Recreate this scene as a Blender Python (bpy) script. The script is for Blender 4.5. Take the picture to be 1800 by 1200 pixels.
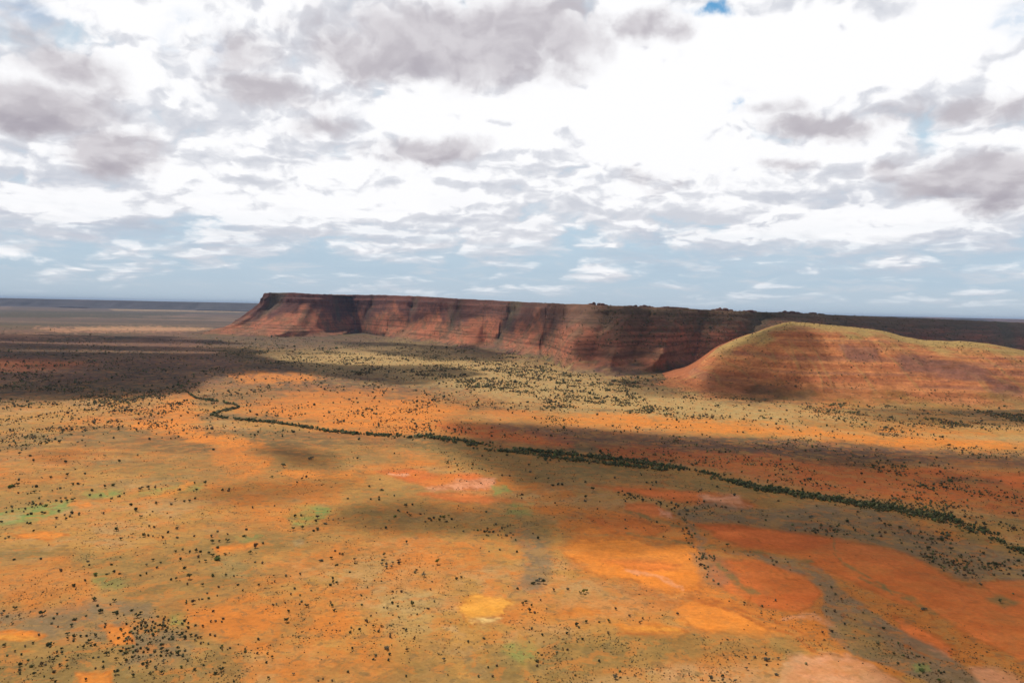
import bpy, math, random
import numpy as np
from mathutils import Vector, Matrix
from mathutils.bvhtree import BVHTree

# ------------------------------------------------------------------ clear
for o in list(bpy.data.objects):
    bpy.data.objects.remove(o, do_unlink=True)
SC = bpy.context.scene
COL = SC.collection
RNG = np.random.default_rng(7)
random.seed(7)

# ------------------------------------------------------------------ camera
CAM_H = 220.0                      # aircraft height above the plain, metres
FPX = 1400.0                       # focal length in pixels of the 1800 px wide picture
PITCH = math.radians(2.33)         # nose down
ROLL = math.radians(1.21)          # the horizon falls away to the right
cam_d = bpy.data.cameras.new('camera')
cam = bpy.data.objects.new('camera', cam_d)
COL.objects.link(cam)
cam_d.sensor_width = 36.0
cam_d.lens = 36.0 * FPX / 1800.0
cam_d.clip_start = 1.0
cam_d.clip_end = 400000.0
_r = (Matrix.Rotation(math.radians(90) - PITCH, 3, 'X') @ Matrix.Rotation(ROLL, 3, 'Z'))
cam.matrix_world = Matrix.Translation((0, 0, CAM_H)) @ _r.to_4x4()
SC.camera = cam
R = np.array(_r)

# ------------------------------------------------------------------ light
SUN_EL, SUN_AZ = math.radians(54), math.radians(-40)     # azimuth from +Y, negative to the west (picture left)
SUN = np.array([math.sin(SUN_AZ) * math.cos(SUN_EL), math.cos(SUN_AZ) * math.cos(SUN_EL), math.sin(SUN_EL)])
sd = bpy.data.lights.new('sun', 'SUN')
sd.energy = 5.0
sd.angle = math.radians(0.53)
sd.color = (1.0, 0.95, 0.87)
sun = bpy.data.objects.new('sun', sd)
COL.objects.link(sun)
sun.rotation_euler = Vector((-SUN[0], -SUN[1], -SUN[2])).to_track_quat('-Z', 'Y').to_euler()
sun.location = (0, 0, 9000)

SC.view_settings.view_transform = 'Standard'
SC.view_settings.look = 'None'
SC.view_settings.exposure = -0.18
SC.view_settings.gamma = 1.0
SC.view_settings.use_curve_mapping = False
SC.render.engine = 'CYCLES'
SC.cycles.max_bounces = 6
SC.cycles.diffuse_bounces = 2
SC.cycles.volume_bounces = 0
SC.cycles.transparent_max_bounces = 12
SC.cycles.use_denoising = True
SC.cycles.denoiser = 'OPENIMAGEDENOISE'
SC.cycles.denoising_input_passes = 'RGB_ALBEDO_NORMAL'


def px_dir(x, y):
    """Direction through a pixel of the 1800 x 1200 photograph."""
    d = np.stack([(np.asarray(x, float) - 900) / FPX, -(np.asarray(y, float) - 600) / FPX, -np.ones_like(np.asarray(x, float))], -1)
    return d @ R.T


def px_ground(x, y, z=0.0):
    d = px_dir(x, y)
    t = (z - CAM_H) / np.minimum(d[..., 2], -1e-5)
    return d[..., 0] * t, d[..., 1] * t


def px_at(x, y, Y):
    """Point on the pixel's ray at forward distance Y."""
    d = px_dir(x, y)
    t = Y / d[..., 1]
    return np.array([d[..., 0] * t, Y, CAM_H + d[..., 2] * t])


def world_px(X, Y, Z=0.0):
    p = np.stack([X, Y, np.broadcast_to(np.asarray(Z, float), np.shape(X)) - CAM_H], -1) @ R
    w = np.maximum(-p[..., 2], 1e-3)
    return 900 + FPX * p[..., 0] / w, 600 - FPX * p[..., 1] / w, w


# ------------------------------------------------------------------ noise in numpy
def _hash(ix, iy, seed):
    h = (ix.astype(np.int64) * 374761393 + iy.astype(np.int64) * 668265263 + seed * 1442695041) & 0x7fffffff
    h = ((h ^ (h >> 13)) * 1274126177) & 0x7fffffff
    return ((h ^ (h >> 16)) & 0xffffff) / float(0xffffff)


def vnoise(x, y, seed=0):
    ix, iy = np.floor(x), np.floor(y)
    fx, fy = x - ix, y - iy
    fx = fx * fx * fx * (fx * (fx * 6 - 15) + 10)
    fy = fy * fy * fy * (fy * (fy * 6 - 15) + 10)
    a, b = _hash(ix, iy, seed), _hash(ix + 1, iy, seed)
    c, d = _hash(ix, iy + 1, seed), _hash(ix + 1, iy + 1, seed)
    return (a + (b - a) * fx) * (1 - fy) + (c + (d - c) * fx) * fy


def fbm(x, y, octaves=4, seed=0, gain=0.5):
    s, a, n = 0.0, 1.0, 0.0
    for k in range(octaves):
        s = s + a * vnoise(x * 2 ** k + 17.3 * k, y * 2 ** k - 9.1 * k, seed + k)
        n += a
        a *= gain
    return s / n


def sstep(a, b, x):
    t = np.clip((x - a) / (b - a), 0, 1)
    return t * t * (3 - 2 * t)


def poly_sd(px, py, pts):
    """Signed distance to a polygon, negative inside."""
    P = np.array(pts, float)
    n = len(P)
    d2 = np.full(px.shape, 1e18)
    ins = np.zeros(px.shape, bool)
    for i in range(n):
        a, b = P[i], P[(i + 1) % n]
        e = b - a
        wx, wy = px - a[0], py - a[1]
        t = np.clip((wx * e[0] + wy * e[1]) / max(e @ e, 1e-9), 0, 1)
        d2 = np.minimum(d2, (wx - e[0] * t) ** 2 + (wy - e[1] * t) ** 2)
        if a[1] != b[1]:
            c = ((a[1] > py) != (b[1] > py)) & (px < (b[0] - a[0]) * (py - a[1]) / (b[1] - a[1]) + a[0])
            ins ^= c
    d = np.sqrt(d2)
    return np.where(ins, -d, d)


# ------------------------------------------------------------------ node helpers
def new_mat(name):
    m = bpy.data.materials.new(name)
    m.use_nodes = True
    nt = m.node_tree
    nt.nodes.clear()
    return m, nt


class NB:
    """A thin node builder."""
    def __init__(self, nt):
        self.nt = nt

    def n(self, typ, **kw):
        nd = self.nt.nodes.new(typ)
        for k, v in kw.items():
            setattr(nd, k, v)
        return nd

    def link(self, a, b):
        self.nt.links.new(a, b)

    def put(self, sock, v):
        if isinstance(v, bpy.types.NodeSocket):
            self.link(v, sock)
        else:
            sock.default_value = v

    def math(self, op, a, b=None, c=None, clamp=False):
        nd = self.n('ShaderNodeMath', operation=op, use_clamp=clamp)
        self.put(nd.inputs[0], a)
        if b is not None:
            self.put(nd.inputs[1], b)
        if c is not None:
            self.put(nd.inputs[2], c)
        return nd.outputs[0]

    def vmath(self, op, a, b=None, out=0):
        nd = self.n('ShaderNodeVectorMath', operation=op)
        self.put(nd.inputs[0], a)
        if b is not None:
            self.put(nd.inputs[1], b)
        return nd.outputs[out]

    def remap(self, v, a, b, c=0.0, d=1.0, smooth=True):
        nd = self.n('ShaderNodeMapRange', interpolation_type='SMOOTHSTEP' if smooth else 'LINEAR')
        self.put(nd.inputs['Value'], v)
        for k, x in zip(('From Min', 'From Max', 'To Min', 'To Max'), (a, b, c, d)):
            self.put(nd.inputs[k], x)
        return nd.outputs[0]

    def mix(self, f, a, b, blend='MIX'):
        nd = self.n('ShaderNodeMix', data_type='RGBA', blend_type=blend)
        self.put(nd.inputs[0], f)
        for s, v in ((nd.inputs[6], a), (nd.inputs[7], b)):
            if isinstance(v, tuple) and len(v) == 3:
                v = v + (1.0,)
            self.put(s, v)
        return nd.outputs[2]

    def noise(self, vec, scale, detail=3.0, rough=0.5, lac=2.0, dist=0.0, out=0):
        nd = self.n('ShaderNodeTexNoise')
        if vec is not None:
            self.link(vec, nd.inputs['Vector'])
        for k, v in (('Scale', scale), ('Detail', detail), ('Roughness', rough), ('Lacunarity', lac), ('Distortion', dist)):
            nd.inputs[k].default_value = v
        return nd.outputs[out]


# ------------------------------------------------------------------ sky (world)
def build_world():
    w = bpy.data.worlds.new('World')
    SC.world = w
    w.use_nodes = True
    nt = w.node_tree
    nt.nodes.clear()
    b = NB(nt)
    sky = b.n('ShaderNodeTexSky', sky_type='NISHITA')
    sky.sun_disc = False
    sky.sun_elevation = SUN_EL
    sky.sun_rotation = SUN_AZ
    sky.altitude = 600
    sky.air_density = 1.0
    sky.dust_density = 1.0
    bg_sky = b.n('ShaderNodeBackground')
    b.link(sky.outputs[0], bg_sky.inputs[0])
    bg_sky.inputs[1].default_value = 0.08
    d = b.n('ShaderNodeTexCoord').outputs['Generated']
    sep = b.n('ShaderNodeSeparateXYZ')
    b.link(d, sep.inputs[0])
    dx, dy, dz = sep.outputs
    az = b.math('ARCTAN2', dx, dy)
    el = b.math('ARCSINE', b.math('MINIMUM', b.math('MAXIMUM', dz, -1.0), 1.0))
    comb = b.n('ShaderNodeCombineXYZ')
    b.link(az, comb.inputs[0])
    b.link(el, comb.inputs[1])
    ae = comb.outputs[0]
    # cloud plane seen from below: perspective crowds the clouds towards the horizon
    inv = b.math('DIVIDE', 1.0, b.math('ADD', b.math('MAXIMUM', dz, 0.0), 0.11))
    pc = b.n('ShaderNodeCombineXYZ')
    b.link(b.math('MULTIPLY', dx, inv), pc.inputs[0])
    b.link(b.math('MULTIPLY', dy, b.math('MULTIPLY', inv, 1.0)), pc.inputs[1])
    P = pc.outputs[0]
    # billows that flatten towards the horizon, sampled twice so that tops catch light and bases stay dull
    lv = b.n('ShaderNodeCombineXYZ')
    b.link(b.math('MULTIPLY', az, 7.5), lv.inputs[0])
    b.link(b.math('MULTIPLY', b.math('LOGARITHM', b.math('ADD', b.math('MAXIMUM', el, 0.0), 0.08), 2.718), 3.6), lv.inputs[1])
    Lv = lv.outputs[0]
    dist_n = b.noise(Lv, 1.7, 4.0, 0.55, out=1)
    Lw = b.vmath('ADD', Lv, b.vmath('MULTIPLY', b.vmath('SUBTRACT', dist_n, (0.5, 0.5, 0.5)), (0.55, 0.55, 0.0)))

    def puff(vec, scale):
        # cauliflower heads: a cellular field broken up by finer ones
        vo = b.n('ShaderNodeTexVoronoi', voronoi_dimensions='2D', feature='F1')
        b.link(vec, vo.inputs['Vector'])
        vo.inputs['Scale'].default_value = scale
        vo.inputs['Detail'].default_value = 2.0
        vo.inputs['Roughness'].default_value = 0.5
        vo.inputs['Lacunarity'].default_value = 2.3
        return b.math('SUBTRACT', 0.95, vo.outputs['Distance'])

    def field(off, scale, w):
        v = b.vmath('ADD', Lw, off) if off else Lw
        n = b.noise(v, scale, 8.0, 0.52, 2.1, 0.1)
        if not w:
            return n
        return b.math('ADD', b.math('MULTIPLY', n, 1.0 - w), b.math('MULTIPLY', puff(v, scale * 1.6), w))
    n0, n1 = field(None, 1.0, 0.26), field((-0.05, 0.17, 0.0), 1.0, 0.26)
    m0, m1 = field(None, 2.6, 0.0), field((-0.03, 0.075, 0.0), 2.6, 0.0)
    relief = b.math('ADD', b.math('MULTIPLY', b.math('SUBTRACT', n0, n1), 2.0), b.math('MULTIPLY', b.math('SUBTRACT', m0, m1), 0.8))
    billow, fine = n0, m0
    plane = b.noise(P, 1.5, 7.0, 0.55, 2.0, 0.2)
    plane2 = b.noise(P, 3.4, 6.0, 0.55, 2.0, 0.3)
    warp = b.noise(ae, 11.0, 5.0, 0.6, out=1)
    aw = b.vmath('ADD', ae, b.vmath('MULTIPLY', b.vmath('SUBTRACT', warp, (0.5, 0.5, 0.5)), (0.13, 0.055, 0.0)))

    def blobs(items, a=1.35, c=0.0):
        tot = None
        for (x, y, rx, ry, wt) in items:
            v = px_dir(x, y)
            ca, ce = math.atan2(v[0], v[1]), math.asin(v[2] / np.linalg.norm(v))
            q = b.vmath('MULTIPLY', b.vmath('SUBTRACT', aw, (float(ca), float(ce), 0.0)), (FPX / rx, FPX / ry, 0.0))
            f = b.remap(b.vmath('LENGTH', q, out=1), a, c, 0.0, wt)
            tot = f if tot is None else b.math('MAXIMUM', tot, f)
        return tot
    S = SKY
    grey = blobs(S['grey'])
    dark = blobs(S['dark'], 1.35, 0.0)
    blue = blobs(S['blue'], 1.2, 0.1)
    bright = blobs(S['bright'], 1.3, 0.1)
    lav = blobs(S['lavender'], 1.25, 0.1)
    # white cloud cover: nearly closed high up, broken towards the horizon
    hi = b.remap(el, 0.01, 0.15, 0.0, 1.0)
    cover = b.math('ADD', b.math('ADD', n0, b.math('MULTIPLY', hi, 0.27)), b.math('MULTIPLY', bright, 0.20))
    cover = b.math('MULTIPLY', b.remap(cover, 0.42, 0.62), b.remap(el, -0.005, 0.035, 0.25, 1.0))
    # light on the tops, dull lavender undersides; high up everything burns out
    tone = b.math('ADD', 0.47, b.math('ADD', relief, b.math('MULTIPLY', bright, 0.55)))
    tone = b.math('ADD', tone, b.math('MULTIPLY', b.math('SUBTRACT', plane2, 0.5), 0.5))
    tone = b.math('ADD', tone, b.remap(el, 0.05, 0.35, 0.0, 0.12))
    pale = b.mix(b.remap(tone, 0.22, 0.50), S['c_under'], S['c_pale'])
    pale = b.mix(b.remap(tone, 0.44, 0.72), pale, S['c_white'])
    bluesky = b.mix(b.remap(el, 0.0, 0.13), S['c_horizon'], S['c_blue'])
    col = b.mix(cover, bluesky, pale)
    # lavender-blue under-layers low down
    col = b.mix(b.math('MULTIPLY', lav, b.remap(tone, 0.72, 0.30, 0.10, 0.75)), col, S['c_lav'])
    # low blue band close to the horizon
    band = b.math('MULTIPLY', b.remap(el, 0.012, 0.045, 0.0, 1.0), b.remap(el, 0.05, 0.115, 1.0, 0.0))
    stre = b.noise(b.vmath('MULTIPLY', ae, (7.0, 60.0, 1.0)), 1.0, 6.0, 0.6, 2.0, 0.4)
    col = b.mix(b.math('MULTIPLY', band, b.remap(stre, 0.38, 0.64, 0.0, 0.6)), col, S['c_band'])
    wisps = b.noise(b.vmath('MULTIPLY', ae, (16.0, 75.0, 1.0)), 1.0, 6.0, 0.6, 2.0, 0.5)
    lowm = b.math('MULTIPLY', b.remap(el, 0.005, 0.03), b.remap(el, 0.06, 0.15, 1.0, 0.0))
    col = b.mix(b.math('MULTIPLY', lowm, b.remap(wisps, 0.50, 0.72, 0.0, 0.6)), col, S['c_wisp'])
    # grey cloud bases with torn edges
    torn = b.math('ADD', b.math('MULTIPLY', b.math('SUBTRACT', fine, 0.5), 0.8), b.math('MULTIPLY', b.math('SUBTRACT', billow, 0.5), 0.9))
    torn = b.math('SUBTRACT', torn, b.math('MULTIPLY', relief, 0.55))
    g = b.math('ADD', grey, torn)
    gm = b.math('MULTIPLY', b.remap(g, 0.08, 0.72), b.remap(grey, 0.0, 0.22))
    gcol = b.mix(b.remap(b.math('ADD', b.math('SUBTRACT', plane2, relief), b.math('MULTIPLY', fine, 0.4)), 0.45, 1.0), S['c_grey1'], S['c_grey'])
    col = b.mix(gm, col, gcol)
    dm = b.math('ADD', dark, b.math('MULTIPLY', torn, 0.8))
    dm = b.math('MULTIPLY', b.remap(dm, 0.10, 1.1), b.remap(dark, 0.0, 0.25))
    col = b.mix(dm, col, S['c_dark'])
    col = b.mix(b.math('MULTIPLY', blue, b.remap(fine, 0.40, 0.58)), col, S['c_gap'])
    # pale haze along the horizon
    col = b.mix(b.remap(el, 0.035, 0.0, 0.0, 0.75), col, S['c_horizon'])
    bg_cl = b.n('ShaderNodeBackground')
    b.link(col, bg_cl.inputs[0])
    bg_cl.inputs[1].default_value = 1.0
    # overhead, outside the picture, the deck is broken and lets the blue through
    mixs = b.n('ShaderNodeMixShader')
    # seen from below the deck shows its grey bases, darkened to deepen ground shade
    over = b.mix(b.remap(plane, .38, .62), S['c_over'], S['c_base'])
    col = b.mix(b.remap(el, .38, .52), col, over)
    b.link(col, bg_cl.inputs[0])
    gap = b.math('MULTIPLY', b.remap(el, 0.42, 0.62), b.remap(plane, 0.42, 0.58, 1.0, 0.0))
    b.link(b.math('SUBTRACT', 1.0, gap), mixs.inputs[0])
    b.link(bg_sky.outputs[0], mixs.inputs[1])
    b.link(bg_cl.outputs[0], mixs.inputs[2])
    out = b.n('ShaderNodeOutputWorld')
    b.link(mixs.outputs[0], out.inputs[0])


def lin(r, g, b_):
    f = lambda c: (c / 255 / 12.92) if c <= 10 else ((c / 255 + 0.055) / 1.055) ** 2.4
    return (f(r), f(g), f(b_), 1.0)


SKY = dict(
    grey=[  # x, y, rx, ry, weight in picture pixels
        (60, 190, 150, 60, 1.0), (100, 110, 130, 60, .8), (210, 260, 90, 55, .95), (430, 100, 90, 45, .7), (470, 160, 140, 32, .75),
        (560, 215, 90, 30, .7), (800, 70, 300, 85, 1.0), (640, 90, 140, 60, .9), (950, 60, 190, 75, .95), (1130, 40, 70, 35, .8),
        (745, 262, 125, 34, 1.0), (1440, 225, 120, 30, .85), (1360, 195, 60, 22, .5), (1580, 200, 90, 30, .6), (1730, 190, 110, 32, .75), (1380, 292, 75, 18, .65),
        (1720, 310, 150, 60, .95), (1560, 290, 80, 26, .55), (1130, 310, 70, 26, .4), (1260, 150, 60, 20, .35), (1190, 330, 60, 24, .35), (60, 30, 100, 40, .3)],
    dark=[(50, 222, 110, 26, .75), (770, 120, 170, 32, .55), (880, 100, 150, 36, .4), (745, 275, 90, 15, .6), (200, 290, 55, 22, .5), (1740, 345, 100, 30, .85),
          (1430, 232, 80, 13, .4), (1650, 310, 60, 16, .3), (290, 395, 120, 20, .35)],
    blue=[(1005, 305, 34, 10, .9), (1236, 6, 46, 11, 1.0), (1295, 185, 12, 16, .5), (20, 12, 60, 26, .35), (350, 60, 50, 50, .3), (1780, 40, 40, 40, .35)],
    bright=[(1180, 160, 330, 170, 1.0), (820, 210, 220, 60, .9), (230, 110, 50, 60, .6), (1560, 90, 300, 80, .9), (380, 355, 110, 34, .9), (120, 360, 90, 30, .8), (45, 445, 40, 16, .9),
            (1500, 400, 220, 36, .6), (260, 20, 200, 40, .7), (640, 340, 240, 60, .7)],
    lavender=[(170, 395, 170, 34, .9), (390, 410, 150, 38, .8), (60, 385, 80, 20, .7), (700, 415, 90, 26, .7), (1160, 415, 60, 30, .75), (1120, 460, 90, 20, .8), (1450, 350, 120, 24, .45),
              (1700, 420, 140, 34, .6), (1300, 440, 120, 24, .5), (800, 370, 60, 40, .5), (100, 310, 160, 44, .4), (1560, 470, 200, 24, .5), (1380, 400, 90, 22, .4)],
    c_white=(1.14, 1.14, 1.16, 1.0), c_pale=lin(236, 238, 245), c_under=lin(222, 225, 234), c_grey1=lin(228, 224, 229), c_grey=lin(206, 201, 208), c_dark=lin(174, 168, 180), c_lav=lin(203, 210, 225),
    c_blue=lin(200, 225, 243), c_band=lin(190, 213, 231), c_wisp=lin(226, 230, 238), c_horizon=lin(200, 217, 231), c_gap=lin(110, 175, 225), c_base=lin(120, 116, 126), c_over=lin(108, 104, 114))
build_world()


# ------------------------------------------------------------------ mesh helpers
def mesh_obj(name, verts, faces, mat=None, colors=None, smooth=True, kind=None):
    """verts (N,3), faces (M,3|4) arrays; one linked mesh object."""
    me = bpy.data.meshes.new(name)
    verts = np.asarray(verts, np.float32)
    faces = np.asarray(faces, np.int32)
    k = faces.shape[1]
    me.vertices.add(len(verts))
    me.vertices.foreach_set('co', verts.ravel())
    me.loops.add(faces.size)
    me.loops.foreach_set('vertex_index', faces.ravel())
    me.polygons.add(len(faces))
    me.polygons.foreach_set('loop_start', np.arange(0, faces.size, k, dtype=np.int32))
    me.update(calc_edges=True)
    if colors is not None:
        a = me.color_attributes.new('soil', 'FLOAT_COLOR', 'POINT')
        c = np.ones((len(verts), 4), np.float32)
        c[:, :colors.shape[1]] = colors
        a.data.foreach_set('color', c.ravel())
    me.polygons.foreach_set('use_smooth', np.full(len(faces), smooth))
    if mat:
        me.materials.append(mat)
    me.validate()
    o = bpy.data.objects.new(name, me)
    COL.objects.link(o)
    if kind:
        o['kind'] = kind
    return o


def grid_faces(nu, nv):
    i = np.arange(nu - 1)[:, None] * nv + np.arange(nv - 1)[None, :]
    return np.stack([i, i + nv, i + nv + 1, i + 1], -1).reshape(-1, 4)


def earth_mat(name, fine=0.35, speck=0.0, speck_scale=0.05, speck_col=(.05, .05, .025), bump=0.6, g1=0.25, g2=0.035, shift=(.9, .85, .7), grass=None):
    """Soil or rock: the attribute gives the colour of each place, noise gives grain, tussocks and relief."""
    m, nt = new_mat(name)
    b = NB(nt)
    vc = b.n('ShaderNodeVertexColor', layer_name='soil')
    at, cover = vc.outputs[0], vc.outputs[1]
    pos = b.n('ShaderNodeNewGeometry').outputs['Position']
    n1 = b.noise(pos, g1, 5.0, 0.7)
    n2 = b.noise(pos, g2, 7.0, 0.68)
    v = b.math('ADD', b.math('MULTIPLY', n1, 0.5), b.math('MULTIPLY', n2, 0.5))
    k = b.remap(v, 0.38, 0.62, 1.0 - fine, 1.0 + fine, smooth=False)
    kk = b.n('ShaderNodeCombineXYZ')
    for i in range(3):
        b.link(k, kk.inputs[i])
    col = b.mix(1.0, at, kk.outputs[0], 'MULTIPLY')
    # drift between bare soil and dry grass colours
    hue = b.noise(pos, g2 * 1.7, 5.0, 0.65)
    col = b.mix(b.remap(hue, 0.50, 0.66, 0.0, 0.6), col, b.mix(1.0, col, shift, 'MULTIPLY'))
    if grass:
        for sc, lo, hi_, am, gc in grass:
            gn = b.noise(pos, sc, 8.0, 0.66, 2.1, 0.4)
            col = b.mix(b.math('MULTIPLY', b.remap(gn, lo, hi_, 0.0, am), cover), col, gc)
    if speck:
        vo = b.n('ShaderNodeTexVoronoi')
        vo.inputs['Scale'].default_value = speck_scale
        vo.inputs['Randomness'].default_value = 1.0
        b.link(pos, vo.inputs['Vector'])
        s = b.remap(vo.outputs['Distance'], 0.16, 0.30, 1.0, 0.0)
        dens = b.noise(pos, speck_scale * 0.13, 3.0, 0.6)
        s = b.math('MULTIPLY', s, b.remap(dens, 0.42, 0.62, 0.0, speck))
        col = b.mix(s, col, speck_col)
    bs = b.n('ShaderNodeBsdfPrincipled')
    b.link(col, bs.inputs['Base Color'])
    bs.inputs['Roughness'].default_value = 0.95
    bs.inputs['Specular IOR Level'].default_value = 0.12
    bp = b.n('ShaderNodeBump')
    bp.inputs['Strength'].default_value = bump
    bp.inputs['Distance'].default_value = 2.0
    b.link(v, bp.inputs['Height'])
    b.link(bp.outputs[0], bs.inputs['Normal'])
    out = b.n('ShaderNodeOutputMaterial')
    b.link(bs.outputs[0], out.inputs[0])
    return m


# ------------------------------------------------------------------ soil colours (albedo)
SOIL = dict(
    orange=(.54, .168, .024), bright=(.66, .205, .024), tan=(.41, .205, .048), olive=(.205, .135, .040), green=(.185, .255, .062), grey=(.20, .135, .070),
    salmon=(.60, .138, .026), pink=(.66, .31, .165), yellow=(.66, .285, .038), cream=(.76, .52, .19), red=(.50, .105, .018), rust=(.38, .105, .016), woods_shade=(.034, .036, .022),
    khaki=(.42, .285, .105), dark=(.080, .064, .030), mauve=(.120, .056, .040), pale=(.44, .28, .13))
SOIL = {k: np.array(v) for k, v in SOIL.items()}
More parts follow.
